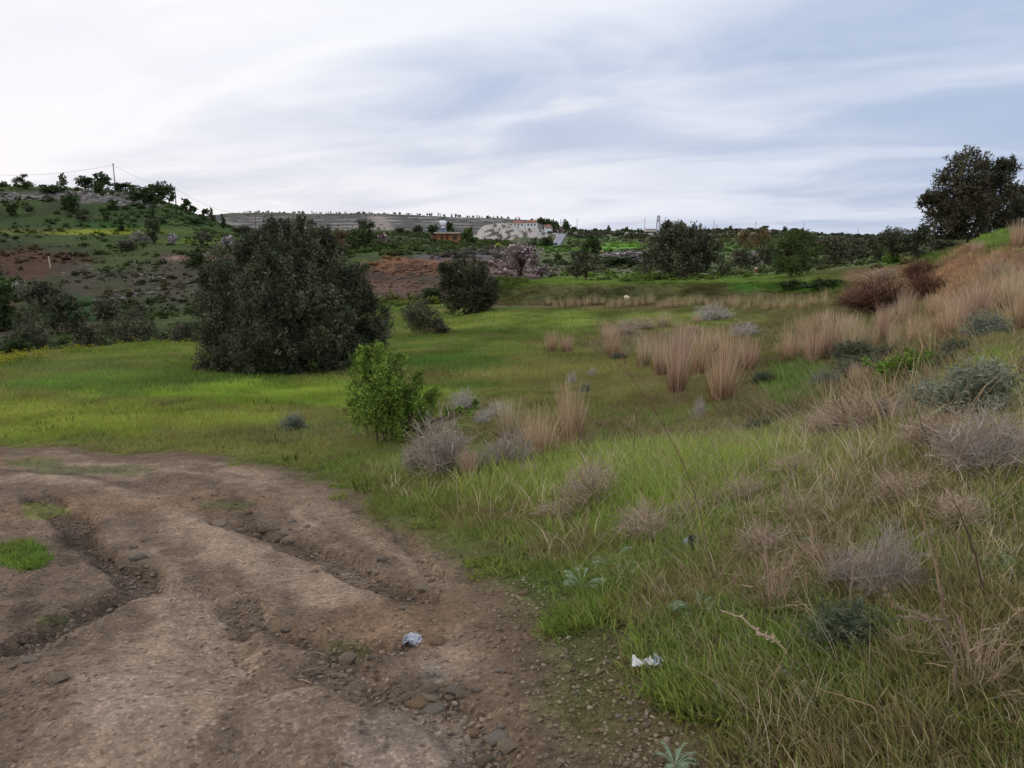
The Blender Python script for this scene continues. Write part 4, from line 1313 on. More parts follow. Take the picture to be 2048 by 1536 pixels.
def tussock_mesh(seed, n=520, dark=.5, kk=5):
    """a tussock 1 m wide and 1 m high: upright dead stalks, rusty leafy base"""
    g = np.random.default_rng(seed)
    a = g.random(n) * 6.283
    rr_ = .17 * g.random(n) ** .6
    h = .55 + .5 * g.random(n) ** .8
    low = g.random(n) < .42
    h = np.where(low, .18 + .3 * g.random(n), h)
    out = rr_ / .17
    ln = h * (.06 + .30 * out * g.random(n)) + np.where(low, .10, 0) + (g.random(n) < .12) * .25
    t = np.linspace(0, 1, kk)[None]
    P = np.stack([(rr_ * np.cos(a))[:, None] + (np.cos(a) * ln)[:, None] * t ** 1.4, (rr_ * np.sin(a))[:, None] + (np.sin(a) * ln)[:, None] * t ** 1.4,
                  h[:, None] * (t - .06 * t ** 3) - .02], -1)
    P[:, 1:, :2] += (g.normal(size=(n, 1, 2)) * .02) * t[..., 1:, None]
    W = .0042 * (1 - .75 * t) * (.6 + .8 * g.random((n, 1)))
    a3 = g.random(n) * 6.283
    S = np.stack([np.cos(a3), np.sin(a3), np.zeros(n)], 1)
    cc = np.array(TAN)[g.integers(0, 3, n)] * (.7 + .5 * g.random((n, 1))) * (1 + (g.random(3) - .5) * np.array([.10, .14, .2]))
    cb = np.where(low[:, None], C(132, 102, 76) * (.6 + .6 * g.random((n, 1))), cc)
    mb = MB(); ribbons(mb, P, W, S, cb)
    return mb.mesh('tussock_stalks', M_stem)


TUS = [tussock_mesh(200 + k) for k in range(5)]
TUSS = [tussock_mesh(220 + k, 170, kk=3) for k in range(3)]
_tn = [0]


def tussock(px, base, top, w, label, group=None, small=False):
    x, y, z = gat(px, base)
    s = (y * cp - z * sp) / F
    d = ray(px, top)
    hh = (d[2] / d[1] * y - z)
    _tn[0] += 1
    ms = (TUSS if small else TUS)[_tn[0] % (3 if small else 5)]
    o = mobj('grass_tussock', ms, None, (x, y, z), _tn[0] * 1.9, (w * s * 1.35, w * s * 1.35, hh * 1.08))
    return tag(o, label, 'tussock', group)


for a in (
        (1443, 805, 688, 84, 'stout tan tussock nearest the camera in the middle patch, dark at its base'), (1353, 788, 664, 66, 'tall tan tussock left of the stout nearest one in the middle patch'),
        (1322, 750, 668, 50, 'tan tussock behind the left of the two nearest middle-patch tussocks'), (1287, 735, 670, 42, 'leftmost tan tussock of the dense middle patch'),
        (1400, 748, 656, 60, 'tan tussock in the heart of the middle patch'), (1455, 738, 652, 66, 'wide pale tussock behind the stout one in the middle patch'),
        (1498, 742, 668, 52, 'rightmost tan tussock of the middle patch'), (1365, 712, 640, 55, 'tall hazy tussock at the back of the middle patch'),
        (1420, 705, 655, 50, 'low tussock at the back of the middle patch'), (1225, 716, 655, 42, 'lone rusty-based tussock left of the middle patch'),
        (1102, 706, 660, 36, 'rusty-based small tussock standing left on the open meadow'), (1132, 707, 668, 36, 'low yellowish tussock touching the rusty one on the open meadow'),
        (1218, 683, 646, 46, 'greyish tussock behind the lone rusty-based one'), (1328, 657, 622, 36, 'solitary tussock on the green far part of the flat'),
        (1394, 648, 628, 22, 'very small dark-based tussock on the far flat'), (1580, 724, 658, 56, 'left tussock of the right-hand patch'),
        (1625, 726, 650, 56, 'tall pale tussock second from left in the right-hand patch'), (1663, 716, 618, 70, 'tallest tussock in the middle of the right-hand patch'),
        (1702, 712, 626, 60, 'right tussock of the right-hand patch'), (1608, 682, 626, 48, 'tussock at the rear left of the right-hand patch'),
        (1645, 668, 615, 44, 'tussock at the rear of the right-hand patch'), (1768, 684, 606, 56, 'tussock spreading like a fan before the dark red bush'),
        (1808, 658, 576, 42, 'tall narrow tussock right of the dark red bush'), (1786, 704, 646, 36, 'short tussock in front of the fan-shaped one'),
        (1829, 698, 628, 52, 'tussock at the foot of the red-brown cutting'), (1901, 684, 592, 76, 'broad tussock leaning on the red-brown cutting'),
        (1955, 645, 553, 68, 'tall tussock high on the red-brown cutting'), (1925, 660, 575, 56, 'tussock between the broad and the tall one on the cutting'),
        (2022, 622, 530, 66, 'tussock near the right edge on the cutting'), (2046, 660, 560, 60, 'tussock cut by the right edge of the photo'),
        (2032, 500, 436, 40, 'tussock standing on the crest of the bank at the right edge'), (1955, 512, 480, 34, 'small tussock beside the green patch on the bank crest'),
        (1712, 782, 722, 46, 'small reddish tussock in front of the grey cushions'), (1016, 886, 796, 72, 'dark-based tussock behind the grey shrub by the track'),
        (1079, 926, 812, 84, 'pale tall tussock between two others, right of the grey shrub'), (1142, 897, 760, 78, 'big upright tussock with nearly black base, right of the track shrubs'),
        (938, 962, 895, 54, 'bleached pale tuft in front of the grey shrub by the track'), (1690, 668, 628, 46, 'tussock just left of the dark red bush'),
        (1738, 700, 650, 44, 'tussock hidden partly by the grey mound shrub'), (1870, 640, 585, 50, 'tussock half way up the foot of the cutting')):
    tussock(*a)
for k, (a_, b_, h_) in enumerate([(1492, 622, 34), (1528, 622, 36), (1548, 618, 32), (1567, 620, 34), (1602, 620, 34), (1512, 614, 30), (1580, 612, 28), (1625, 612, 30), (1470, 616, 28), (1650, 606, 34), (1690, 604, 30), (1740, 600, 30)]):
    tussock(a_, b_, b_ - h_, 30, 'small tan tussock under the right end of the far bank, %s from left' % ('first', 'third', 'fourth', 'fifth', 'seventh', 'second', 'sixth', 'eighth', 'twelfth', 'ninth', 'tenth', 'eleventh')[k], 'tan tussocks at the right end of the flat', True)
for k in range(34):
    a_ = 1098 + k * 11.4 + (k * 37 % 7)
    b_ = 613 + (k * 53 % 9) - 3
    tussock(a_, b_, b_ - 20 - (k * 29 % 9), 20, 'short tan tussock in the dense row along the foot of the low bank', 'row of tan tussocks below the bank', True)


def twig_mesh(seed, n=90, sub=9, col=(138, 124, 118), w=.0035, fuzz=0, kk=5, tipc=None, flat=1.0):
    """a dry twiggy dome 1 m wide and 1 m high"""
    g = np.random.default_rng(seed)
    a = g.random(n) * 6.283
    el = np.arccos(1 - g.random(n) * .95)
    R = .72 + .3 * g.random(n)
    tip = np.stack([np.cos(a) * np.sin(el) * .5 * R, np.sin(a) * np.sin(el) * .5 * R, np.cos(el) * R * flat + .05], 1)
    t = np.linspace(0, 1, kk)
    b = np.stack([np.cos(a), np.sin(a), a * 0], 1) * .06
    ctrl = tip * np.array([.35, .35, .55]) + g.normal(size=(n, 3)) * .04
    q = t[None, :, None]
    P = b[:, None] * (1 - q) ** 2 + 2 * ctrl[:, None] * q * (1 - q) + tip[:, None] * q * q
    mb = MB()
    c0 = C(*col)
    S = unit(np.cross(tip, g.normal(size=(n, 3))))
    ribbons(mb, P, (w * 1.5 * (1 - .6 * t))[None] * (.7 + .6 * g.random((n, 1))), S, c0 * (.65 + .5 * g.random((n, 1))))
    m = n * sub
    i = np.repeat(np.arange(n), sub)
    ti = .3 + .65 * g.random(m)
    p0 = b[i] * ((1 - ti) ** 2)[:, None] + 2 * ctrl[i] * (ti * (1 - ti))[:, None] + tip[i] * (ti ** 2)[:, None]
    dr = unit(unit(tip[i]) * .7 + g.normal(size=(m, 3)) * .6 + np.array([0, 0, .15]))
    ln = .10 + .22 * g.random(m)
    t2 = np.linspace(0, 1, 4)[None, :, None]
    P2 = p0[:, None] + dr[:, None] * ln[:, None, None] * t2 + g.normal(size=(m, 4, 3)) * .012 * t2
    P2[..., 2] = np.maximum(P2[..., 2], .0)
    cc = (C(*tipc) if tipc else c0) * (.7 + .6 * g.random((m, 1)))
    ribbons(mb, P2, (w * (1 - .6 * t2[..., 0])) * (.7 + .6 * g.random((m, 1))), unit(g.normal(size=(m, 3))), cc)
    if fuzz:   # small grey leaves along the twigs
        j = g.integers(0, m, fuzz)
        tq = g.random(fuzz)
        c = p0[j] + dr[j] * (ln[j] * tq)[:, None] + g.normal(size=(fuzz, 3)) * .012
        ax = unit(dr[j] + g.normal(size=(fuzz, 3)) * .8)
        sd = unit(np.cross(ax, g.normal(size=(fuzz, 3))))
        l_ = (.022 + .03 * g.random(fuzz))[:, None]
        V = np.stack([c - ax * l_, c + sd * l_ * .22, c + ax * l_, c - sd * l_ * .22], 1).reshape(-1, 3)
        V[:, 2] = np.maximum(V[:, 2], 0)
        cc = (C(*tipc) if tipc else c0) * (.7 + .6 * g.random((fuzz, 1)))
        mb.add(V, np.arange(fuzz * 4).reshape(-1, 4), np.repeat(cc, 4, 0))
    return mb


def tm(name, *a, **k):
    return twig_mesh(*a, **k).mesh(name, M_stem)


TW = {
    'lilac': [tm('twiggy_dome', 300 + k, 120, 12, (162, 150, 140), .0048) for k in range(3)],
    'brown': [tm('twiggy_dome', 310 + k, 90, 10, (170, 152, 134), .0052) for k in range(3)],
    'red': [tm('twiggy_dome', 320 + k, 160, 12, (112, 84, 70), .006) for k in range(2)],
    'white': [tm('pale_dome', 330 + k, 90, 9, (176, 168, 162), .006) for k in range(2)],
    'silver': [tm('silver_dome', 340 + k, 90, 10, (112, 112, 100), .004, 5200, tipc=(128, 134, 116)) for k in range(3)],
    'cushion': [tm('cushion_dome', 350 + k, 90, 9, (88, 88, 76), .004, 6500, tipc=(94, 102, 80), flat=.9) for k in range(3)],
    'dead': [tm('dead_stems', 360 + k, 60, 5, (160, 140, 120), .0042, kk=6) for k in range(3)],
}
NM = {'lilac': 'thorny_shrub', 'brown': 'dry_shrub', 'red': 'reddish_shrub', 'white': 'bleached_shrub', 'silver': 'silver_shrub', 'cushion': 'cushion_shrub', 'dead': 'dead_weed'}
_sn = [0]


def shrub(kind, px, base, top, w, label, wk=1.0, group=None):
    x, y, z = gat(px, base)
    s = (y * cp - z * sp) / F
    d = ray(px, top)
    hh = (d[2] / d[1] * y - z)
    _sn[0] += 1
    ms = TW[kind][_sn[0] % len(TW[kind])]
    W = w * s
    W *= 1.5
    o = mobj(NM[kind], ms, None, (x, y + W * .15, z - .02), _sn[0] * 2.1, (W, W * .9, max(hh, .1 * W) * 1.15))
    return tag(o, label, 'shrub' if kind != 'dead' else 'weed', group)


for a in (
        ('lilac', 885, 958, 846, 118, 'rounded lilac-grey twiggy shrub beside the track, right of the green bush'), ('lilac', 835, 950, 890, 60, 'left lobe of lilac-grey twigs spilling toward the track'),
        ('lilac', 1022, 945, 872, 92, 'second lilac-grey twiggy shrub in front of the tussocks'), ('lilac', 978, 950, 905, 60, 'low grey twigs between the two lilac-grey shrubs'),
        ('brown', 1183, 1030, 925, 120, 'brown-grey twiggy shrub in the tall grass at the centre'), ('brown', 1118, 1048, 1002, 76, 'low dark twig mat left of the brown-grey twiggy shrub'),
        ('brown', 1295, 1092, 1008, 116, 'tangled brown twigs in the grass below the brown-grey shrub'), ('silver', 585, 868, 830, 46, 'small silvery shrub on the meadow edge, left of the green bush'),
        ('white', 930, 820, 782, 50, 'whitish dry shrub right behind the green bush'), ('white', 965, 852, 820, 36, 'smaller whitish shrub behind the lilac-grey one'),
        ('white', 996, 836, 806, 46, 'bleached twigs behind the dark-based tussock'), ('white', 1144, 768, 742, 18, 'tiny white tuft on the meadow, left of a pair'),
        ('white', 1184, 753, 734, 14, 'tiniest white tuft on the open meadow'), ('silver', 1171, 785, 766, 18, 'small blue-grey tuft on the meadow'),
        ('white', 1432, 642, 610, 66, 'large whitish shrub on the far flat'), ('white', 1495, 674, 646, 52, 'whitish shrub behind the middle tussock patch'),
        ('brown', 1385, 668, 650, 44, 'low grey-brown shrub between two whitish ones on the flat'), ('brown', 1280, 662, 638, 76, 'wide grey-brown shrub mat left on the flat'),
        ('brown', 1255, 672, 648, 50, 'grey-brown shrub next to the wide mat on the flat'), ('cushion', 1533, 765, 742, 42, 'dark green cushion plant right of the stout tussock'),
        ('cushion', 1530, 862, 834, 52, 'grey-green cushion plant nearest the tall grass'), ('white', 1400, 838, 795, 22, 'spiky white dead sprig in front of the stout tussock'),
        ('cushion', 1714, 722, 682, 72, 'grey domed cushion shrub in front of the right-hand tussock patch'), ('silver', 1660, 778, 736, 48, 'pale grey-green cushion beside the bright grass patch'),
        ('cushion', 1742, 750, 712, 92, 'dark green-brown bush mass behind the thorny green one'), ('silver', 1965, 835, 728, 150, 'big silver-green shrub with pale tips on the right slope'),
        ('silver', 1885, 820, 755, 90, 'left shoulder of pale-tipped silver shrub on the slope'), ('silver', 1980, 672, 626, 66, 'grey-green dome shrub high on the right slope'),
        ('cushion', 1925, 708, 676, 60, 'dull grey shrub below the broad tussock on the slope'), ('cushion', 1900, 740, 700, 44, 'dark low shrub right of the thorny green bush'),
        ('brown', 1745, 868, 790, 150, 'wide dead brown-grey shrub below the thorny green bush'), ('brown', 1660, 880, 820, 100, 'dead grey twig shrub left of the wide brown-grey one'),
        ('lilac', 1985, 955, 830, 150, 'lilac-brown twiggy shrub near the right edge'), ('lilac', 2040, 920, 850, 80, 'twiggy shrub cut by the right edge'),
        ('dead', 1560, 1235, 1095, 140, 'sheaf of straw-grey dead stems in the grass, right of centre'), ('lilac', 1785, 1205, 1060, 100, 'grey-violet bundle of upright dead twigs on the bank'),
        ('cushion', 1712, 1310, 1215, 130, 'dark green-grey bushy plant low in the foreground grass'), ('dead', 1975, 1410, 1250, 170, 'tangle of dead stems at the lower right'),
        ('dead', 1660, 1150, 1060, 110, 'arching dead stems behind the straw-grey sheaf'), ('brown', 1500, 1010, 955, 80, 'small brown twigs within the tall grass right of centre'),
        ('red', 1764, 628, 562, 130, 'dark red-brown shrub mass at the foot of the cutting'), ('red', 1720, 610, 580, 60, 'left part of the dark red-brown shrubs'),
        ('red', 1860, 600, 545, 70, 'brown shrub on the shoulder of the cutting'), ('brown', 1773, 566, 535, 66, 'grey shrub on the green bank above the dark red one'),
        ('red', 1846, 560, 520, 60, 'brownish shrub right of the grey one on the green bank'), ('brown', 2005, 560, 520, 60, 'thin brown brush on the top of the cutting'),
        ('cushion', 1790, 720, 690, 60, 'small dark shrub between tussocks on the right'), ('brown', 1605, 960, 905, 90, 'dry twigs in the grass below the dead shrubs'),
        ('brown', 1540, 1120, 1050, 110, 'grey-brown twig heap right of the plastic cup'), ('dead', 1600, 1060, 975, 120, 'loose dead stems under the dry twigs right of centre'),
        ('brown', 1880, 905, 820, 120, 'grey twig bush between the silver shrub and the lilac-brown one'), ('brown', 1820, 1010, 950, 110, 'low grey twigs in front of the wide dead shrub'),
        ('lilac', 1700, 1190, 1110, 90, 'grey dead twig clump left of the grey-violet bundle'), ('dead', 1850, 1330, 1240, 120, 'straw-coloured stem clump between the broken stalk and the bushy plant'),
        ('brown', 1380, 1050, 1000, 70, 'small brown twig clump left of the tall leaning stalk foot'), ('brown', 1930, 1060, 985, 100, 'brown brush behind the dark stalk near the right edge'),
        ('cushion', 1590, 840, 815, 44, 'dark low cushion in the short grass behind the bank'), ('lilac', 1790, 850, 800, 90, 'grey twigs left of the silver shrub shoulder'),
        ('brown', 1060, 965, 925, 60, 'brown twig fringe at the foot of the tall tussocks by the track'), ('cushion', 1240, 720, 705, 26, 'dark little cushion beside the lone tussock'),
        ('silver', 1455, 905, 880, 60, 'faint silver herb at the rim of the tall grass')):
    shrub(*a)
# weeds covering the slope at the right and its foot, too many to count
x, y = spread(20000, .22, .95, 7, 40, .6)
z, c, e, r = gcol(x, y)
px_, py_ = proj(x, y, z)
keep = (blobn(x, y, .9, 91) > .0) & (py_ < 840) & (px_ > 1450)
x, y, z, c = x[keep], y[keep], z[keep], c[keep]
b_ = lerp(c * 1.25, np.tile(C(150, 132, 108), (len(x), 1)), .55 * rng.random(len(x)))
put_grass('slope_weeds', t_farg, x, y, b_ * (.7 + .6 * rng.random((len(x), 1))), .3 + .45 * rng.random(len(x)), 'mixed dry and green weeds covering the slope at the right', 'weeds', z=z)

# green thorny bush on the slope
g = np.random.default_rng(77)
x0, y0, z0 = gat(1812, 768)
s = (y0 * cp - z0 * sp) / F
mb = MB()
L = [((a - 1812) * s, dq, (768 - b) * s * .95, r_ * s, r_ * s, r_ * s * .8) for a, b, r_, dq in ((1770, 745, 22, 0), (1790, 725, 20, 0), (1820, 718, 22, 0), (1850, 725, 22, 0), (1825, 745, 26, 0), (1745, 730, 8, 0), (1730, 722, 5, 0), (1875, 738, 16, 0), (1895, 735, 9, 0), (1850, 706, 6, 0), (1805, 705, 6, 0))]
crown(mb, g, L, 520, 8, .028, .014, .06, .3, [C(104, 134, 50), C(84, 116, 42), C(124, 150, 62)], .6, .6)
o = mobj('green_bush', None, None, (x0, y0, z0)); tag(o, 'low thorny bush with fresh green leaves on the right slope', 'bush')
mobj('foliage', mb.mesh('foliage', M_leaf), o)
t = MB()
e_ = np.array(L)[:, :3]
q = np.linspace(0, 1, 5)[None, :, None]
tubes(t, (e_ * np.array([.1, .1, 0]))[:, None] * (1 - q) + e_[:, None] * q + g.normal(size=(len(L), 5, 3)) * .01, np.linspace(.007, .003, 5)[None].repeat(len(L), 0), BARK, 4)
mobj('stems', t.mesh('stems', M_bark), o)


# thistles: rosettes of jagged blue-green leaves
def thistle_mesh(seed, n=22, col=(132, 150, 122)):
    g = np.random.default_rng(seed)
    mb = MB()
    for k in range(n):
        a = g.random() * 6.283; ln = .35 + .25 * g.random(); up = .25 + .7 * g.random()
        t = np.linspace(0, 1, 9)
        ax = np.array([math.cos(a), math.sin(a), 0])
        P = ax * (ln * t)[:, None] + np.array([0, 0, 1]) * (up * ln * np.sin(t * 2.2) * .9)[:, None]
        ribbons(mb, P[None], (.012 * (1 - .7 * t))[None], np.cross(ax, [0, 0, 1])[None], C(*col)[None] * 1.15)
        sdv = np.cross(ax, [0, 0, 1])
        for sg in (-1, 1):
            m = 14
            tt_ = np.linspace(.12, .97, m)
            b = np.stack([np.interp(tt_, t, P[:, i]) for i in range(3)], 1)
            tip = b + (sdv * sg * .55 + ax * .5)[None] * (.11 * np.sin(tt_ * 2.9) + .03)[:, None] + np.array([0, 0, .03]) * g.normal(size=(m, 1))
            c2 = b + ax * .025
            V = np.stack([b, c2, tip], 1).reshape(-1, 3)
            mb.add(V, np.arange(m * 3).reshape(-1, 3), C(*col) * (.75 + .5 * g.random()))
    return mb.mesh('thistle_leaves', M_stem)


TH_ = [thistle_mesh(400 + k) for k in range(3)]
for k, (a_, b_, w_, lb) in enumerate(((1165, 1175, 84, 'dense green thistle on the edge of bare soil, below the twiggy shrub'), (1225, 1135, 90, 'silver-green thistle behind the dense one, by a rusty scrap'),
                                      (1265, 1150, 60, 'small thistle with feathery leaves right of the silver-green one'), (1395, 1230, 100, 'pale blue-green thistle with long jagged leaves, alone in short grass'),
                                      (1600, 1372, 92, 'thistle under the pale fallen stalk in the foreground'), (1350, 1532, 84, 'whitish thistle at the bottom edge of the photo'),
                                      (2010, 1150, 90, 'thistle near the right edge among weeds'), (1760, 1030, 60, 'small bluish thistle leaf rosette high on the bank'),
                                      (1640, 1100, 70, 'blurry green thistle rosette behind dead stems'), (1900, 1180, 70, 'thistle between the two thick dead stalks'))):
    x, y, z = gat(a_, b_)
    s = (y * cp - z * sp) / F
    o = mobj('thistle', TH_[k % 3], None, (x, y, z), k * 1.3, (w_ * s, w_ * s, w_ * s * .75))
    tag(o, lb, 'thistle')


# dead stalks
def stalk(pts, r0, col, label, nm='dead_stalk', branches=(), knots=0, depth=0.0, ground=None):
    """pts from the foot up, as seen; the foot stands on the ground and the rest leans in the foot's plane"""
    x, y, z = gat(*pts[0])
    P = [(x, y, z - .02)]
    n = len(pts)
    for k, (a, b) in enumerate(pts[1:]):
        d = ray(a, b)
        yy = y + depth * (k + 1) / (n - 1)
        zz = d[2] / d[1] * yy
        P.append((d[0] / d[1] * yy, yy, max(zz, Hs(d[0] / d[1] * yy, yy) + .01)))
    P = np.array(P)
    g = np.random.default_rng(int(pts[0][0]))
    o = mobj(nm, None, None, P[0]); tag(o, label, 'stalk')

    def tube_(Q, r, nmq):
        Q = np.array(Q)
        t = np.linspace(0, 1, len(Q)); tq = np.linspace(0, 1, 18)
        S_ = np.stack([pchip(t, Q[:, i], tq) for i in range(3)], 1) - P[0]
        S_[1:-1] += g.normal(size=(16, 3)) * r * .5
        mb = MB(); tubes(mb, S_[None], (r * (1 - .65 * tq) * (1 + .25 * g.random(18)))[None], C(*col) * (.85 + .3 * g.random()), 5)
        if knots:
            j = g.integers(3, 18, knots)
            e0 = S_[j]; dv = unit(g.normal(size=(knots, 3)) + np.array([0, 0, .8])) * .011
            q = np.linspace(0, 1, 3)[None, :, None]
            ribbons(mb, e0[:, None] + dv[:, None] * q * (1 + g.random((knots, 1, 1))), np.full((knots, 3), .0016) * np.array([1, 1.4, .3]), unit(g.normal(size=(knots, 3))), C(*col)[None].repeat(knots, 0) * 1.25)
        mobj(nmq, mb.mesh(nmq, M_stem), o)
    tube_(P, r0, 'stem')
    for br in branches:
        Q = []
        i0 = br[0]
        Q.append(P[i0])
        for a, b in br[1:]:
            d = ray(a, b); yy = P[i0][1]
            Q.append((d[0] / d[1] * yy, yy, d[2] / d[1] * yy))
        tube_(Q, r0 * .55, 'twig')
    return o


stalk([(1432, 1175), (1405, 1050), (1376, 950), (1325, 850), (1262, 755), (1222, 715), (1178, 656)], .0024, (120, 96, 80), 'very tall thin dark stalk leaning left across the tall grass to the tussocks',
      branches=[(5, (1190, 700), (1152, 672)), (5, (1195, 690), (1150, 655)), (4, (1248, 720), (1238, 700)), (3, (1300, 800), (1312, 790))], knots=26)
stalk([(1895, 1245), (1880, 1175), (1862, 1100), (1845, 1040), (1829, 992)], .0052, (158, 134, 112), 'thick pale-brown dead stalk standing upright on the bank', knots=30)
stalk([(1922, 1420), (1905, 1320), (1890, 1240), (1880, 1160)], .006, (140, 120, 104), 'broken thick dead stalk in the lower right, with ragged bracts', branches=[(1, (1850, 1235), (1790, 1210), (1765, 1175)), (2, (1850, 1240), (1800, 1232))], knots=36)
stalk([(1976, 1205), (1950, 1110), (1925, 1040), (1901, 982)], .0038, (104, 84, 72), 'dark thin stalk with white shell-like bits near the right edge', knots=14)
stalk([(1872, 925), (1845, 855), (1830, 805)], .004, (92, 76, 70), 'short dark stalk behind the lilac-brown shrub', knots=6)
stalk([(1620, 845), (1603, 825), (1588, 800)], .003, (112, 96, 84), 'thin dark stalk at the rim of the grey twigs')
stalk([(1592, 1330), (1560, 1290), (1515, 1262), (1480, 1234), (1452, 1224)], .0045, (186, 164, 144), 'pale fallen stalk lying on the grass above a thistle', branches=[(1, (1540, 1275), (1510, 1270))], knots=40, depth=.1)
stalk([(1800, 1446), (1740, 1412), (1690, 1394), (1630, 1376)], .0028, (176, 150, 112), 'long thin straw lying in the grass at the lower right')
stalk([(1856, 1534), (1840, 1495), (1821, 1456)], .0028, (190, 176, 150), 'short pale straw at the bottom right')
stalk([(1745, 1250), (1700, 1190), (1710, 1120), (1735, 1070)], .003, (150, 130, 112), 'thin curved dead stem in front of the grey-violet bundle')
stalk([(1330, 1080), (1290, 1062), (1250, 1055), (1228, 1075), (1225, 1100)], .0028, (168, 150, 132), 'arched pale stem over the tangled brown twigs')
stalk([(1990, 1290), (2010, 1250), (2048, 1215)], .004, (160, 140, 120), 'pale crooked stalk running to the right edge', knots=14)
stalk([(1950, 1032), (1975, 1010), (2010, 985)], .0045, (150, 134, 118), 'grey crooked stick lying on weeds near the right edge')
stalk([(2046, 1490), (2020, 1478), (1975, 1490), (1935, 1520)], .004, (140, 128, 116), 'curling dead fern-like stalk at the bottom right corner', knots=30)
for a_, b_, t_, lb in ((602, 888, 762, 'thin leaning dead stem on the meadow left of the green bush'), (676, 862, 750, 'thin dead stem just left of the green bush'),
                       (924, 782, 733, 'thin dead stem right of the green bush'), (1001, 744, 672, 'upright dead stem on the meadow below the small bush'),
                       (1028, 785, 668, 'slanting tall dead stem in the middle of the meadow'), (1096, 768, 690, 'dark upright stem left of the tiny white tufts'),
                       (1142, 690, 610, 'dark upright stem on the far meadow'), (1160, 735, 680, 'forked dark stem by the lone tussock'), (1055, 668, 618, 'faint thin stem on the far meadow'),
                       (985, 660, 622, 'thin stem right of the second olive'), (947, 655, 620, 'rusty thin stem at the foot of the second olive'), (1202, 640, 600, 'thin stem before the tussock row'),
                       (1320, 905, 830, 'green-grey stem rising from the tall grass'), (1270, 925, 800, 'straight pale stem at the rim of the tall grass'),
                       (620, 864, 815, 'faint dead stem between the silvery shrub and the green bush')):
    stalk([(a_, b_), (a_ - 2, (b_ * 2 + t_) / 3), (a_ + 4, (b_ + 2 * t_) / 3), (a_ + (4 if a_ % 2 else -12), t_)], .0035 if b_ > 740 else .006, (96, 78, 62), lb, 'dry_weed', knots=10)
# dry grass knitting the tussock patches together, and coarse weeds on the flat
x, y = spread(26000, .0, .66, 4, 52, .5)
z, c, e, r = gcol(x, y)
px_, py_ = proj(x, y, z)
w_ = np.zeros(len(x))
for (cx, cy, rx, ry, q_) in ((1380, 715, 120, 42, .25), (1650, 690, 110, 45, .3), (1850, 660, 110, 60, .28), (1960, 600, 90, 70, .3), (1560, 610, 130, 14, .3), (1270, 665, 90, 22, .25), (1080, 900, 90, 26, .3), (1760, 600, 60, 30, .3), (1800, 830, 200, 60, .10)):
    w_ = np.maximum(w_, q_ * ss(1.3, .5, np.hypot((px_ - cx) / rx, (py_ - cy) / ry)))
keep = rng.random(len(x)) < w_
x, y, z = x[keep], y[keep], z[keep]
n = len(x)
b_ = lerp(np.tile(C(186, 164, 134), (n, 1)), np.tile(C(150, 136, 98), (n, 1)), rng.random(n)) * (.55 + .7 * rng.random((n, 1)))
t_coarse = [tuft('coarse_dry_tuft', 80 + k, 12, .16, .2, .7, .5, .0065, 4, .6) for k in range(4)]
put_grass('dry_tangle', t_coarse, x, y, b_, .35 + .45 * rng.random(n), 'tangled dead grass between the tan tussocks on flat and slope', 'dry grass', z=z)
# mottling of the flat: scattered darker weeds and dry tufts
x, y = spread(9000, -.6, .55, 7, 46, .7)
z, c, e, r = gcol(x, y)
n1 = blobn(x, y, 1.3, 92)
keep = (e < .3) & (n1 > .12) & (rng.random(len(x)) < .35 + .65 * ss(-.05, .25, x / r))
x, y, z, r = x[keep], y[keep], z[keep], r[keep]
n = len(x)
dryp = ss(-.1, .3, x / r + .3 * blobn(x, y, .4, 94))
b_ = lerp(np.tile(C(84, 98, 42), (n, 1)), np.tile(C(158, 142, 112), (n, 1)), dryp * rng.random(n) ** .5) * (.6 + .6 * rng.random((n, 1)))
put_grass('meadow_weeds', t_farg, x, y, b_, .5, 'darker weeds and dry wisps mottling the meadow', 'weeds', z=z)

# long arching dead stems caught in the bank grass
t_arch = [tuft('arching_stem', 95 + k, 3, .12, .25, .6, 1.5, .0026, 7, .9) for k in range(5)]
x, y = spread(2600, -.1, .74, 1.8, 12, .7)
z, c, e, r = gcol(x, y)
td = track_d(x, y)
keep = (td < -.35) & (blobn(x, y, .9, 98) > -.12) & (rng.random(len(x)) < .3 + .7 * ss(.1, .4, x / r))
x, y, z, r = x[keep], y[keep], z[keep], r[keep]
b_ = lerp(np.tile(C(190, 168, 146), (len(x), 1)), np.tile(C(140, 118, 100), (len(x), 1)), rng.random(len(x))) * (.7 + .5 * rng.random((len(x), 1)))
put_grass('arching_dead_stems', t_arch, x, y, b_, .75 * (.55 + .5 * ss(2.5, 5, r)), 'long arching dead stems tangled in the bank grass', 'dry stems', z=z)
# crumbs and clods lodged in the gullies and along the rut walls
# ------------------------------------------------------------------ stones
_ico = bpy.data.meshes.new('tmp')
import bmesh
bm = bmesh.new(); bmesh.ops.create_icosphere(bm, subdivisions=2, radius=1)
IV = np.array([v.co[:] for v in bm.verts]); IF = np.array([[v.index for v in f.verts] for f in bm.faces]); bm.free()
bm = bmesh.new(); bmesh.ops.create_icosphere(bm, subdivisions=1, radius=1)
JV = np.array([v.co[:] for v in bm.verts]); JF = np.array([[v.index for v in f.verts] for f in bm.faces]); bm.free()


def rock_arr(g, V0, cuts=9):
    V = V0.copy()
    for _ in range(cuts):
        d = unit(g.normal(size=3)); h = .55 + .3 * g.random()
        o = V @ d
        V = V - np.maximum(o - h, 0)[:, None] * d
    return V * (1 + .05 * g.normal(size=(len(V), 1)))


def rock_mesh(seed, col, low=False, mat=None, name='stone'):
    g = np.random.default_rng(seed)
    mb = MB().add(rock_arr(g, JV if low else IV), JF if low else IF, col)
    return mb.mesh(name, mat or M_rock)


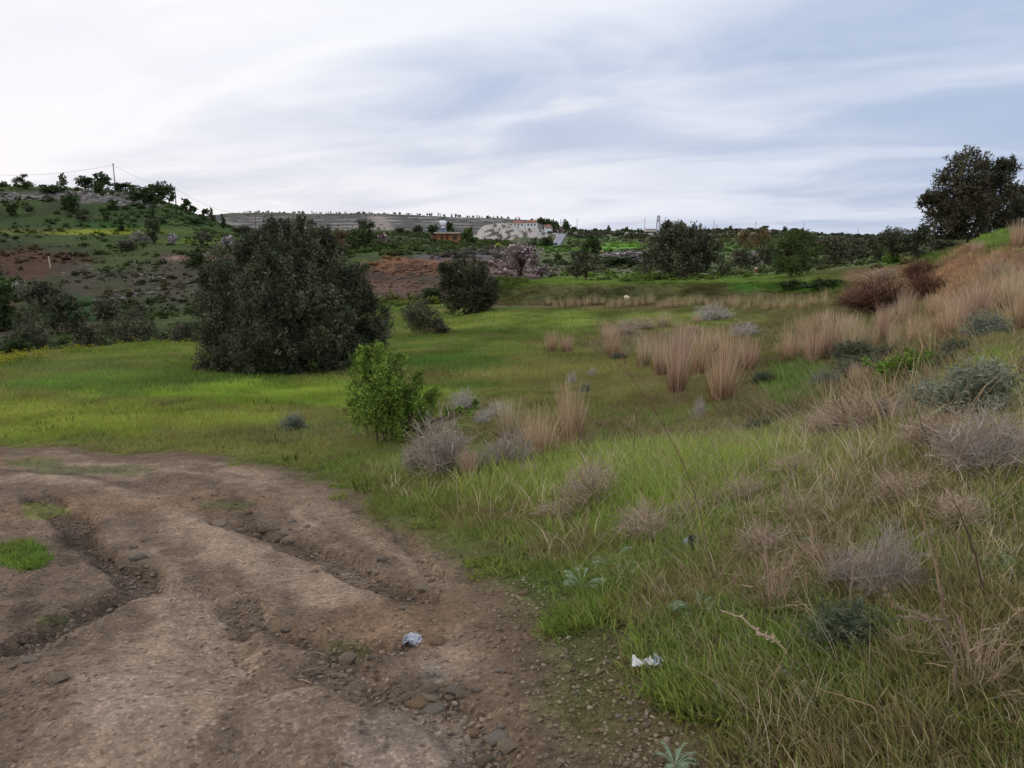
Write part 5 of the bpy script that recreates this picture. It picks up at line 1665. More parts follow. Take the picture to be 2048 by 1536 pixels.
ROCKS = [rock_mesh(500 + k, C(*c_)) for k, c_ in enumerate([(152, 134, 116), (138, 122, 106), (160, 142, 122), (134, 122, 108), (150, 126, 100), (144, 134, 122)])]


def stone(px, py, w, h, label, k, group=None, tilt=0.0):
    x, y, z = gat(px, py)
    s = (y * cp - z * sp) / F
    W = w * s / 1.22
    el = math.atan2(-z, y)
    Hh = max(h * s / 1.25 / max(math.cos(el), .3) * .75, W * .22)
    o = mobj('stone', ROCKS[k % 6], None, (x, y, z + Hh * .3), k * 1.7, (W, W * .75, Hh))
    o.rotation_euler = (tilt, .1 * math.sin(k), (k * 1.7) % 1.2 - .6)
    return tag(o, label, 'stone', group)


for k, a in enumerate((
        (442, 1050, 30, 10, 'flat grey slate lying on the crest between the ruts'), (530, 1062, 24, 18, 'brownish stone in the middle gully, upper end'), (577, 1085, 18, 16, 'orange-tinted stone in the middle gully'),
        (482, 1062, 18, 9, 'small flat stone right of the slate'), (497, 1028, 10, 12, 'little upright orange stone above the slate'), (273, 1116, 26, 14, 'block at the bend of the left gully'),
        (120, 1362, 34, 20, 'dark rounded clod alone at the lower left'), (863, 1382, 34, 18, 'angular stone at the top of the rocky patch'), (862, 1396, 28, 12, 'flat pale stone in the middle of the rocky patch'),
        (908, 1384, 32, 14, 'longish stone right of the top one in the rocky patch'), (836, 1408, 34, 12, 'long low slab at the left of the rocky patch'), (862, 1420, 44, 12, 'widest slab at the bottom of the rocky patch'),
        (812, 1402, 16, 18, 'upright stone at the left rim of the rocky patch'), (925, 1391, 24, 10, 'flat stone at the right of the rocky patch'), (902, 1396, 18, 10, 'small stone in the centre right of the rocky patch'),
        (952, 1383, 16, 12, 'knob of stone at the right tip of the rocky patch'), (948, 1470, 18, 14, 'round whitish stone alone below the rocky patch'), (997, 1482, 38, 24, 'large angular stone near the bottom edge'),
        (1018, 1496, 34, 18, 'broad stone touching the large angular one'), (970, 1524, 30, 20, 'grey block at the bottom edge of the photo'), (980, 1500, 14, 14, 'small stone left of the large angular one'),
        (956, 1508, 18, 14, 'mid-sized stone above the grey block'), (1000, 1524, 12, 14, 'small upright stone right of the grey block'), (990, 1516, 10, 10, 'tiny stone between the two bottom blocks'),
        (697, 1322, 28, 20, 'grey rock at the weedy bump left of the foil'), (690, 1340, 24, 14, 'brown stone below the grey rock at the weedy bump'), (680, 1354, 20, 10, 'lowest stone under the weedy bump'),
        (706, 1342, 10, 8, 'small orange stone beside the weedy bump'), (1048, 1188, 12, 9, 'yellowish pebble at the grass edge'), (998, 1342, 12, 8, 'pale pebble right of the rocky patch'),
        (1008, 1346, 9, 10, 'upright pale pebble next to another'), (1178, 1230, 14, 8, 'small tan stone in front of the dense thistle'), (843, 1178, 24, 14, 'brown stone fallen from the rut edge'),
        (764, 1122, 16, 12, 'tan stone in the upper rut'), (875, 1284, 26, 12, 'greyish stone just right of the crumpled foil'), (1615, 1405, 24, 18, 'grey stone half hidden under the thistle'),
        (1800, 963, 26, 22, 'pale round stone in the grass of the bank'), (1925, 900, 18, 14, 'reddish stone among the dry twigs'), (1880, 1085, 70, 34, 'mossy orange-brown boulder between the stalks'),
        (1490, 1515, 20, 10, 'grey stone at the bottom edge in the grass'), (1300, 1410, 12, 12, 'grey pebble below the white paper'), (60, 1320, 22, 8, 'pale shard in the left of the track'),
        (25, 1335, 16, 8, 'small shard near the left edge'), (555, 1080, 14, 9, 'small stone beside the orange-tinted one'), (605, 1275, 14, 8, 'stone in the lower gully'), (572, 1262, 18, 10, 'grey stone at the head of the lower gully'))):
    stone(*a[:5], k)
g = np.random.default_rng(91)
for k in range(70):
    cxy = ((870, 1400, 60, 30), (985, 1500, 40, 30), (540, 1065, 60, 30), (660, 1320, 90, 30), (260, 1130, 40, 40), (760, 1170, 100, 40), (1250, 1440, 80, 60))[k % 7]
    a_, b_ = cxy[0] + g.normal() * cxy[2] * .6, min(cxy[1] + g.normal() * cxy[3] * .6, 1533)
    stone(a_, b_, 7 + 6 * g.random(), 5 + 4 * g.random(), 'small angular stone scattered in the ruts of the dirt track', k + 3, 'small stones in the ruts')
# gravel and clods, past counting
GRV = [rock_mesh(520 + k, C(255, 250, 244), True, M_gravel, 'pebble') for k in range(4)]
x, y = spread(110000, -.68, .6, 1.55, 9, -.2)
z, c, e, r = gcol(x, y)
td = track_d(x, y)
gg, bb, _ = feats(x, y)
w_ = (.22 + .9 * gg + .35 * ss(.2, .5, blobn(x, y, 1.6, 93)) + .5 * ss(.5, .0, np.abs(td)) - .35 * bb)
keep = (td > -.35) & (rng.random(len(x)) < w_)
x, y, z, c, r = x[keep], y[keep], z[keep], c[keep], r[keep]
n = len(x)
gk = gg[keep]
s_ = .0026 + (.013 + .010 * gk) * rng.random(n) ** (6 - 2.2 * gk)
c = lerp(c, np.tile(C(176, 160, 144), (n, 1)), rng.random(n) * .5) * (.6 + .6 * rng.random((n, 1)))
scatter('gravel', GRV, np.stack([x, y, z + s_ * .2], 1), rng.random(n) * 6.283, (rng.random((n, 2)) - .5) * .8,
        np.stack([s_, s_ * (.6 + .4 * rng.random(n)), s_ * (.35 + .5 * rng.random(n))], 1), np.clip(c, 0, .9), label='loose gravel and crumbs of earth strewn over the dirt track', cat='gravel')
# pale rock breaking out of the hillside and along its crest
M_out = mat_new('outcrop_rock', .95, (('n', 1.5, .1),), .25, 1, inst=True)
OUT = [rock_mesh(540 + k, C(255, 252, 250), True, M_out, 'outcrop') for k in range(4)]
xs, ys, ss_ = [], [], []
for (cx, cy, rx, ry, n, sz) in ((300, 552, 60, 14, 80, 1.1), (250, 590, 60, 12, 55, 1.1), (120, 392, 90, 8, 130, 2.6), (190, 386, 70, 10, 120, 2.6), (255, 404, 50, 8, 70, 2.2), (340, 412, 46, 6, 40, 2), (50, 396, 60, 6, 50, 2.2),
                                (160, 545, 50, 10, 60, 1), (420, 560, 50, 20, 70, 1), (380, 510, 50, 3, 50, 1.1), (820, 535, 70, 12, 240, .8), (800, 570, 60, 12, 80, .6), (920, 508, 60, 10, 90, .7), (300, 610, 80, 30, 60, .7), (20, 400, 40, 6, 30, 2)):
    for _ in range(n):
        a_, b_ = cx + rng.normal() * rx * .55, cy + rng.normal() * ry * .6
        p = march(a_, b_, H, 50)
        if p is None or math.hypot(*p) > 260:
            continue
        xs.append(p[0]); ys.append(p[1]); ss_.append(sz * (.25 + .75 * rng.random() ** 2))
xs, ys, s_ = np.array(xs), np.array(ys), np.array(ss_) * .38
n = len(xs)
c = np.tile(C(128, 122, 120), (n, 1)) * (.5 + .6 * rng.random((n, 1)))
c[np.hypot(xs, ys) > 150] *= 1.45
earth = (np.hypot(xs, ys) < 76) & (xs > -15)
c[earth] = lerp(np.tile(C(124, 92, 72), (earth.sum(), 1)), np.tile(C(96, 78, 68), (earth.sum(), 1)), rng.random(earth.sum()))
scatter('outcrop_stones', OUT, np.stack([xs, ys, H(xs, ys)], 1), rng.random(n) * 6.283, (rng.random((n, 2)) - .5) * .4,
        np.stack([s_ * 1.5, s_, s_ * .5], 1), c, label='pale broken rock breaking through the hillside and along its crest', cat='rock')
# scrub and weeds over the hillside, cutting and plain, past counting
t_scr = []
for k in range(4):
    gq = np.random.default_rng(700 + k)
    mb = MB()
    crown(mb, gq, [(0, 0, .3, .5, .5, .4), (.3, .1, .25, .35, .35, .3), (-.3, -.1, .2, .3, .3, .3)], 26, 6, .34, .2, .12, .5, [np.array([1, 1, 1]) * .95, np.array([.8, .82, .78])], .6)
    t_scr.append(mb.mesh('scrub_tuft', M_blade))
x, y = spread(38000, -.62, .60, 52, 420, .7)
z, c, e, r = gcol(x, y)
n1 = fbm(x * .12, y * .12, 4, 95, .65)
keep = (n1 > -.08) & ((x / r < .02) | (rng.random(len(x)) < .6)) & (c[:, 1] < .30)
x, y, z, c, r, n1 = x[keep], y[keep], z[keep], c[keep], r[keep], n1[keep]
n = len(x)
s_ = (.2 + .75 * rng.random(n) ** 3) * (1 + ss(100, 300, r) * 1.2)
lim = c[:, 0] > .3
c = np.minimum(c, .25)
cc = lerp(c * 1.9, np.tile(C(104, 108, 76), (n, 1)), .6 * rng.random(n)) * (.7 + .9 * rng.random((n, 1)))
px_, py_ = proj(x, y, z)
keep = (~lim | (rng.random(n) < .2)) & ~((px_ > 1092) & (px_ < 1136) & (y > 205) & (y < 430))
scatter('hillside_scrub', t_scr, np.stack([x, y, z], 1)[keep], rng.random(n)[keep] * 6.283, np.zeros((keep.sum(), 2)),
        np.stack([s_, s_, s_ * (.4 + .5 * rng.random(n))], 1)[keep], cc[keep], label='low scrub and weeds dotted over hillside, cutting and far fields', cat='scrub')
# scrub on the distant plain and dots on the terraced hill
x, y = spread(3600, -.42, .62, 380, 1240, .6)
z, c, e, r = gcol(x, y)
hill = (x / r < .05) & (r > 650)
px_, py_ = proj(x, y, z)
keep = ~((px_ > 1092) & (px_ < 1136) & (y < 430)) & (fbm(x * .01, y * .02, 4, 97, .6) > -.05) & (~hill | (rng.random(len(x)) < .35)) & ~((r < 700) & (x / r < -.08))
x, y, z, c, r, hill = (v[keep] for v in (x, y, z, c, r, hill))
n = len(x)
s_ = np.where(hill, 2.2, 3.4) * (.5 + rng.random(n))
cc = np.tile(C(96, 100, 80), (n, 1)) * (.7 + .7 * rng.random((n, 1)))
scatter('distant_scrub', t_scr, np.stack([x, y, z], 1), rng.random(n) * 6.283, np.zeros((n, 2)), np.stack([s_, s_, s_ * .6], 1), cc,
        label='dark dots of distant scrub over the plain and the terraced hill', cat='scrub')
# yellow flowers along the meadow rim at the left
fl = MB()
gq = np.random.default_rng(5)
for k in range(5):
    c0 = gq.normal(size=3) * np.array([.05, .05, .03]) + np.array([0, 0, .34])
    fl.add(JV * .022 * np.array([1, 1, .6]) + c0, JF, C(186, 180, 60))
    q = np.linspace(0, 1, 3)[None, :, None]
    ribbons(fl, c0[None, None] * q * np.array([.9, .9, 1]), np.full((1, 3), .004), np.array([[1., 0, 0]]), C(96, 116, 44)[None])
ym = fl.mesh('mustard_flower', M_blade)
xs = []
for k in range(230):
    a_ = 430 * rng.random() ** 1.8
    yy = np.interp(a_, [0, 60, 120, 200, 300, 430], [722, 712, 704, 688, 684, 688]) + abs(rng.normal()) * 11
    p = march(a_, yy, H, 8)
    if p and math.hypot(*p) < 42:
        xs.append((p[0], p[1], Hs(*p)))
xs = np.array(xs); n = len(xs)
scatter('yellow_flowers', [ym], xs, rng.random(n) * 6.283, (rng.random((n, 2)) - .5) * .4, np.tile((.5 + .5 * rng.random(n))[:, None], (1, 3)) * 1.0, np.ones((n, 3)),
        label='band of yellow mustard flowers along the far rim of the meadow', cat='flowers')

# ------------------------------------------------------------------ litter
def foil():
    g = np.random.default_rng(3)
    x, y, z = gat(830, 1284)
    nu, nv = 20, 14
    u, v = np.meshgrid(np.linspace(-.5, .5, nu), np.linspace(-.5, .5, nv), indexing='ij')
    cr = np.abs(fbm(u * 5, v * 5, 3, 71, .7)) + .6 * np.abs(fbm(u * 11 + 4, v * 11, 2, 72))
    k_ = 1 - .25 * (np.abs(u * 2) ** 4)
    V = np.stack([u * .105, v * .072 * k_ + .01 * u, .030 * cr + .012 * (1 - 4 * (u ** 2 + v ** 2)) - .006], -1).reshape(-1, 3)
    V[:, :2] += g.normal(size=(len(V), 2)) * .0016
    ix = np.arange(nu - 1)[:, None] * nv + np.arange(nv - 1)[None]
    pr = fbm(u * 4 + 9, v * 4, 3, 73).ravel()
    mb = MB().add(V, np.stack([ix, ix + nv, ix + nv + 1, ix + 1], -1).reshape(-1, 4), lerp(np.tile(C(200, 202, 210), (len(V), 1)), np.tile(C(128, 132, 146), (len(V), 1)), ss(.0, .35, pr)) * (.85 + .2 * g.random((len(V), 1))))
    o = mobj('crumpled_foil', mb.mesh('crumpled_foil', mat_new('foil', .6, (('n', 70, .012),), .3, 60, spec=.4), False), None, (x, y, z + .012), 0)
    o.rotation_euler = (.22, .08, -.35)
    tag(o, 'crumpled whitish foil wrapper lying in the rut, centre of the track', 'wrapper')


foil()
g = np.random.default_rng(8)
M_paper = mat_new('paper', .9)
x, y, z = gat(1292, 1334)
o = mobj('torn_paper', None, None, (x, y - .03, z + .02)); tag(o, 'torn white paper scrap with frayed edge on the soil right of the track', 'paper scrap')
mb = MB()
nx_, ny_ = 16, 6
u, v = np.meshgrid(np.linspace(-.5, .5, nx_), np.linspace(-.5, .5, ny_), indexing='ij')
V = np.stack([u * .115, v * .045 * (1 + .3 * np.sin(u * 9)) + .006 * np.sin(u * 14), .018 + .010 * np.sin(u * 17 + v * 5) + .006 * g.normal(size=u.shape)], -1).reshape(-1, 3)
V[:, 1] += np.where(np.abs(v.ravel()) > .45, g.normal(size=V.shape[0]) * .006, 0)
ix = np.arange((nx_ - 1))[:, None] * ny_ + np.arange(ny_ - 1)[None]
mb.add(V, np.stack([ix, ix + ny_, ix + ny_ + 1, ix + 1], -1).reshape(-1, 4), C(212, 212, 214) * (.75 + .35 * g.random((len(V), 1))))
mobj('sheet', mb.mesh('sheet', M_paper), o)
mb = MB(); V2 = V[:ny_ * 5].copy() * np.array([1.1, 1, 1]) + np.array([.085, 0, .006])
ix = np.arange(4)[:, None] * ny_ + np.arange(ny_ - 1)[None]
mb.add(V2, np.stack([ix, ix + ny_, ix + ny_ + 1, ix + 1], -1).reshape(-1, 4), C(176, 186, 206))
mobj('bluish_corner', mb.mesh('bluish_corner', M_paper), o)
# cup
x, y, z = gat(1373, 1104)
mb = MB(); t_ = np.array([[0, 0, 0], [0, 0, .03], [0, 0, .06], [0, 0, .062]]); tubes(mb, t_[None], np.array([[.026, .030, .034, .035]]), C(120, 132, 142), 14)
tubes(mb, np.array([[[0, 0, .002], [0, 0, .003]]]), np.array([[.0, .026]]), C(110, 122, 132), 14)
o = mobj('plastic_cup', mb.mesh('plastic_cup', mat_new('dull_plastic', .35, spec=.4), True), None, (x, y, z + .05), 0); o.rotation_euler = (1.0, .2, .3)
tag(o, 'small grey-blue plastic cup caught in the grass right of centre', 'cup')
x, y, z = gat(1212, 1146)
mb = MB(); box(mb, (0, 0, .012), (.075, .02, .010), C(168, 110, 84)); box(mb, (.05, .012, .016), (.03, .016, .012), C(110, 66, 50))
o = mobj('rusty_scrap', mb.mesh('rusty_scrap', M_plain), None, (x, y, z + .01), .3); tag(o, 'rusty reddish scrap lying between the thistles', 'scrap')
# bigger pale objects far off
x, y, z = gat(1254, 606)
mb = MB().add(rock_arr(np.random.default_rng(2), IV, 6) * np.array([.19, .15, .14]), IF, C(226, 214, 190))
o = mobj('white_sack', mb.mesh('white_sack', M_paper), None, (x, y, z + .32)); o.rotation_euler = (0, .3, 0); tag(o, 'cream white sack lying on the tussock row at the foot of the bank', 'sack')
x, y, z = gat(987, 497, 60)
s = (y * cp - z * sp) / F
mb = MB(); box(mb, (0, 0, 2 * s), (7 * s, 1.2, 3.5 * s), C(220, 206, 170)); box(mb, (3 * s, 0, 4 * s), (2 * s, .8, 4 * s), C(210, 190, 150))
o = mobj('white_trough', mb.mesh('white_trough', M_plain), None, (x, y, z)); tag(o, 'small cream object in the field left of the pink almond top', 'trough')
x, y, z = gat(1202, 508, 60)
s = (y * cp - z * sp) / F
mb = MB(); box(mb, (-1.5 * s, 0, 4 * s), (2 * s, .3, 9 * s), C(232, 218, 150)); box(mb, (2 * s, 0, 6 * s), (4 * s, .3, 4 * s), C(226, 206, 130), .2)
o = mobj('yellow_sheet', mb.mesh('yellow_sheet', M_plain), None, (x, y, z)); tag(o, 'pale yellow bent sheet standing beside the white flowering hedge', 'sheet')
x, y, z = gat(1516, 545, 50)
s = (y * cp - z * sp) / F
mb = MB(); box(mb, (0, 0, 4 * s), (8 * s, .6, 7 * s), C(104, 58, 48)); box(mb, (-4 * s, 0, 8.5 * s), (3 * s, .3, 3 * s), C(200, 196, 198)); box(mb, (4 * s, .2, 2 * s), (3 * s, .5, 3.5 * s), C(84, 50, 44))
o = mobj('rusty_drum', mb.mesh('rusty_drum', M_plain), None, (x, y, z)); tag(o, 'dark red-brown drum standing under the almond left of the green tree', 'drum')
x, y, z = gat(101, 536, 50)
s = (y * cp - z * sp) / F
mb = MB(); tubes(mb, np.array([[[0, 0, 0], [-1.5 * s, 0, 23 * s]]]), np.array([[1.1 * s, 1.0 * s]]), C(190, 184, 168), 6)
o = mobj('white_post', mb.mesh('white_post', M_plain), None, (x, y, z)); tag(o, 'pale slanting post on the reddish slope at the left', 'post')

# straw pieces on the track
ST = []
for k in range(4):
    gq = np.random.default_rng(800 + k)
    mb = MB(); q = np.linspace(0, 1, 4)
    P = np.stack([q - .5, .06 * np.sin(q * 4 + k), .01 + .02 * np.sin(q * 3)], 1)
    tubes(mb, P[None], np.full((1, 4), .035), C(178, 158, 128), 4)
    ST.append(mb.mesh('straw_piece', M_stem))
SP = [(380, 1200), (478, 1192), (500, 1222), (520, 1228), (548, 1236), (550, 1250), (600, 1330), (622, 1342), (640, 1310), (905, 1357), (748, 1395), (690, 1433), (797, 1424), (1165, 1355), (1200, 1345), (700, 1290), (660, 1262),
      (760, 1272), (330, 1152), (268, 1135), (200, 1275), (160, 1310), (90, 1390), (440, 1330), (420, 1365), (520, 1358), (525, 1396), (640, 1112), (565, 1082), (380, 1345), (1120, 1218), (1040, 1200), (730, 1300), (850, 1272), (610, 1365)]
for k, (a_, b_) in enumerate(SP):
    x, y, z = gat(a_, b_)
    s = (y * cp - z * sp) / F
    ln = (14 + (k * 37 % 20)) * s
    o = mobj('straw', ST[k % 4], None, (x, y, z + .004), k * 2.3, (ln, ln * (.5 if k % 2 else .8), .10))
    tag(o, 'short pale piece of straw lying on the dirt track', 'straw', 'straw pieces on the dirt track')

# ------------------------------------------------------------------ hut, houses, mound, road, poles
def hut():
    x, y, z = at(895, 488, 158)
    s = (y * cp - z * sp) / F
    W, D, Hh = 46 * s, 4.5, 21 * s
    root = mobj('hut', None, None, (x + 3 * s, y, z - .3), .12); tag(root, 'small orange brick hut with a flat concrete roof', 'hut')
    wc = C(172, 124, 88)
    mb = MB(); box(mb, (0, D / 2, Hh / 2), (W, D, Hh), wc)
    for wx in (-W * .28, W * .27):
        pass
    mobj('wall', mb.mesh('wall', mat_new('hut_wall', .9, (('n', 2, .03),), .2, .6)), root)
    mb = MB(); box(mb, (-W * .05, D / 2 - .4, Hh + .16), (W * 1.12, D + 1.4, .30), C(186, 168, 156))
    mobj('roof', mb.mesh('roof', M_plain), root)
    for wx, ww in ((-W * .3, W * .12), (W * .26, W * .16)):
        mb = MB(); box(mb, (wx, -.03, Hh * .58), (ww, .12, Hh * .36), C(58, 48, 46)); w_ = mobj('window', mb.mesh('window', M_metal), root)
        mb = MB(); box(mb, (wx, -.06, Hh * .40), (ww * 1.25, .14, .08), C(150, 130, 116)); box(mb, (wx, -.10, Hh * .58), (.06, .06, Hh * .36), C(150, 130, 116))
        mobj('frame', mb.mesh('frame', M_plain), w_)
    mb = MB(); box(mb, (-W * .08, -.03, Hh * .42), (W * .10, .1, Hh * .8), C(110, 72, 54)); mobj('door', mb.mesh('door', M_plain), root)
    mb = MB(); box(mb, (-W * .62, D / 2, Hh * .42), (W * .28, D * .8, Hh * .8), C(128, 84, 70), 0, .92); mobj('lean_to', mb.mesh('lean_to', M_plain), root)
    # water tank on its stand with a collector panel
    tx, ty, tz = x - 10 * s, y + 1.5, z - .3 + Hh + .3
    tk = mobj('solar_water_heater', None, None, (tx, ty, tz), .12); tag(tk, 'white water tank on a tall stand with a dark solar panel, above the hut', 'water tank')
    zt = 22 * s - .4
    mb = MB(); q = np.linspace(-1, 1, 9)
    tubes(mb, np.stack([q * 7 * s, q * 0, q * 0 + zt], 1)[None], (4.6 * s * np.clip(1.25 - np.abs(q) ** 6 * .6, .2, 1))[None], C(226, 226, 232), 12)
    mobj('tank', mb.mesh('tank', M_plain, True), tk)
    mb = MB(); box(mb, (0, -.5, zt - 8.5 * s), (6 * s, 1.0, 3.4 * s), C(214, 216, 222)); mobj('cistern', mb.mesh('cistern', M_plain), tk)
    mb = MB(); box(mb, (0, 0, 0), (13 * s, .12, 9 * s), C(84, 92, 112)); pn = mobj('solar_panel', mb.mesh('solar_panel', mat_new('panel_glass', .3, spec=.5)), tk, (0, -.9, zt - 14 * s)); pn.rotation_euler = (-.5, 0, 0)
    for sx_ in (-6.4, 6.4):
        for yy in (-.8, .8):
            mb = MB(); box(mb, (sx_ * s, yy, zt / 2), (.09, .09, zt), C(130, 128, 132)); mobj('leg', mb.mesh('leg', M_metal), tk)


hut()


def hip_house(px, top_wall, base, w, Yd, label, red=True, rh=5):
    x, y, z = at(px, base, Yd)
    s = (y * cp - z * sp) / F
    zb_ = ray(px, base)[2] / ray(px, base)[1] * y
    zt = ray(px, top_wall)[2] / ray(px, top_wall)[1] * y
    W, D, Hh = w * s, w * s * .6, zt - zb_
    root = mobj('village_house', None, None, (x, y, zb_)); tag(root, label, 'house')
    mb = MB(); box(mb, (0, D / 2, Hh / 2 - 2), (W, D, Hh + 4), C(232, 230, 236)); mobj('wall', mb.mesh('wall', M_plain), root)
    a = .55 * W; b = .5 * D + .6; h2 = rh * s
    V = np.array([(-a, D / 2 - b, Hh), (a, D / 2 - b, Hh), (a, D / 2 + b, Hh), (-a, D / 2 + b, Hh), (-a * .45, D / 2, Hh + h2), (a * .45, D / 2, Hh + h2)])
    mb = MB(); mb.add(V, [[0, 1, 5, 4], [2, 3, 4, 5], [3, 2, 1, 0]], C(146, 100, 84)); mb.add(V, [[1, 2, 5], [3, 0, 4]], C(146, 100, 84))
    mobj('roof', mb.mesh('roof', M_plain), root)
    for k in range(3):
        mb = MB(); box(mb, ((k - 1) * W * .28, -.05, Hh * .55), (W * .13, .2, Hh * .36), C(74, 74, 84)); wd = mobj('window', mb.mesh('window', M_metal), root)
        mb = MB(); box(mb, ((k - 1) * W * .28, -.12, Hh * .35), (W * .16, .2, Hh * .05), C(200, 200, 206)); mobj('sill', mb.mesh('sill', M_plain), wd)


hip_house(1037, 446, 455, 25, 470, 'white village house with a red hipped roof, left one of the pair on the knoll')
hip_house(1063, 445, 455, 23, 462, 'taller white village house with a red roof, right one of the pair on the knoll')
hip_house(1097, 454, 459, 15, 490, 'little reddish house half hidden below the umbrella pine', rh=5)
x, y, z = at(1300, 462, 640); s = y / F
mb = MB(); box(mb, (0, 0, 2 * s), (20 * s, 8, 4.5 * s), C(196, 186, 176)); box(mb, (0, 0, 4.6 * s), (21 * s, 9, .8 * s), C(150, 130, 116))
o = mobj('low_building', mb.mesh('low_building', M_plain), None, (x, y, ray(1300, 463)[2] / ray(1300, 463)[1] * y)); tag(o, 'low pale farm building on the skyline left of the mast', 'building')


# knoll of white rubble under the village
def knoll(name, outline, Yb, Yt, col, label):
    """outline: (px, top py, base py); faced with loose white rock"""
    o_ = np.array(outline, float)
    xs_ = np.linspace(o_[0, 0], o_[-1, 0], 90)
    tp, bs_ = np.interp(xs_, o_[:, 0], o_[:, 1]), np.interp(xs_, o_[:, 0], o_[:, 2])
    n = 22
    V = []
    for i, a in enumerate(xs_):
        for j in range(n + 6):
            if j < n:
                f = j / (n - 1); py = bs_[i] + (tp[i] - bs_[i]) * f; yy = Yb + (Yt - Yb) * f ** 1.5
                d = ray(a, py); V.append((d[0] / d[1] * yy, yy, d[2] / d[1] * yy))
            else:
                f = (j - n + 1) / 6; p = V[-1] if j == n else V[-1]
                V.append((p[0] * (1 + 8 / Yt), p[1] + 8, p[2] - 1.2))
    V = np.array(V)
    V[:, 2] += .7 * fbm(V[:, 0] * .35, V[:, 1] * .25 + V[:, 2] * .3, 4, 61, .65)
    V[:, 1] += 1.4 * fbm(V[:, 0] * .3, V[:, 2] * .4, 4, 62, .65)
    m = n + 6
    ix = np.arange(len(xs_) - 1)[:, None] * m + np.arange(m - 1)[None]
    sp_ = fbm(V[:, 0] * .5 + V[:, 2] * .3, V[:, 2] * .9 - V[:, 0] * .3, 4, 63, .6)
    cc = lerp(np.tile(col, (len(V), 1)), np.tile(C(78, 78, 68), (len(V), 1)), ss(.02, .16, sp_))
    mb = MB().add(V, np.stack([ix, ix + m, ix + m + 1, ix + 1], -1).reshape(-1, 4), cc)
    # the green scrubby slope that carries it down to the plain
    B0 = V[::m]
    B1 = B0 * np.array([.96, .93, 1]); B1[:, 2] = H(B1[:, 0], B1[:, 1]) - .6
    rows = np.stack([B0 + (B1 - B0) * f for f in np.linspace(0, 1, 8)], 1)
    rows[:, 1:, 2] += .5 * fbm(rows[:, 1:, 0] * .2, rows[:, 1:, 1] * .2, 4, 66, .6)
    rv_ = rows.reshape(-1, 3); ix = np.arange(len(B0) - 1)[:, None] * 8 + np.arange(7)[None]
    mb.add(rv_, np.stack([ix, ix + 1, ix + 9, ix + 8], -1).reshape(-1, 4), lerp(np.tile(C(88, 96, 62), (len(rv_), 1)), np.tile(C(60, 68, 44), (len(rv_), 1)), ss(-.2, .2, fbm(rv_[:, 0] * .3, rv_[:, 1] * .3, 4, 67, .6))))
    o = mobj(name, mb.mesh(name, mat_new('white_rubble', .95, (('n', .8, .5),), .25, .5)))
    tag(o, None, kind='structure')
    return V


knoll('limestone_knoll', [(935, 484, 488), (948, 468, 486), (965, 452, 485), (990, 447, 484), (1010, 447, 482), (1035, 454, 477), (1050, 459, 474), (1062, 453, 475), (1082, 457, 477), (1096, 467, 479)],
      300, 345, C(166, 158, 152), 'white limestone rubble')
# asphalt road climbing to the village
rd = [(1106, 1118, 497, 228), (1108, 1121, 490, 262), (1111, 1125, 483, 310), (1114, 1129, 476, 365), (1115, 1132, 471, 400), (1106, 1122, 469, 425)]
V = []
for a_, b_, c_, yy in rd:
    for q in (a_, b_):
        d = ray(q, c_); xx = d[0] / d[1] * yy; V.append((xx, yy, max(d[2] / d[1] * yy, Hs(xx, yy)) + .5))
V = np.array(V); n = len(rd)
Vb = V - np.array([0, 0, 4.0])
mb = MB().add(np.concatenate([V, Vb]), [[2 * k, 2 * k + 1, 2 * k + 3, 2 * k + 2] for k in range(n - 1)] + [[2 * k, 2 * k + 2, 2 * k + 2 + 2 * n, 2 * k + 2 * n] for k in range(n - 1)] +
              [[2 * k + 3, 2 * k + 1, 2 * k + 1 + 2 * n, 2 * k + 3 + 2 * n] for k in range(n - 1)] + [[1, 0, 2 * n, 2 * n + 1]], C(140, 140, 148))
tag(mobj('asphalt_road', mb.mesh('asphalt_road', mat_new('asphalt', .9, var=.15, vscale=.5))), None, kind='structure')
cu = MB()
for i in (0,):
    P = V[i::2][None] + np.array([-.15, 0, .1])
    tubes(cu, P, np.full((1, n), .28), C(176, 172, 170), 4)
tag(mobj('road_kerb', cu.mesh('road_kerb', M_plain)), None, kind='structure')


# poles, wires, mast
def pole(px, top, base, label, Yd=None, r=.13, arm=0.0, col=(104, 92, 84)):
    x, y, z = (gat(px, base, 60) if Yd is None else at(px, base, Yd))
    zt = ray(px, top)[2] / ray(px, top)[1] * y
    s = y / F
    r = max(r, .42 * s)
    o = mobj('utility_pole', None, None, (x, y, z)); tag(o, label, 'pole')
    mb = MB(); tubes(mb, np.array([[[0, 0, -1], [0, 0, zt - z]]]), np.array([[r * 1.15, r * .8]]), C(*col), 8)
    mobj('shaft', mb.mesh('shaft', M_bark, True), o)
    aw = arm * s if arm else 4 * r
    mb = MB(); box(mb, (0, 0, zt - z - 1.2 * s), (max(aw, .5), .12, max(.12, .5 * s)), C(*col)); mobj('crossarm', mb.mesh('crossarm', M_bark), o)
    return np.array([x, y, zt])


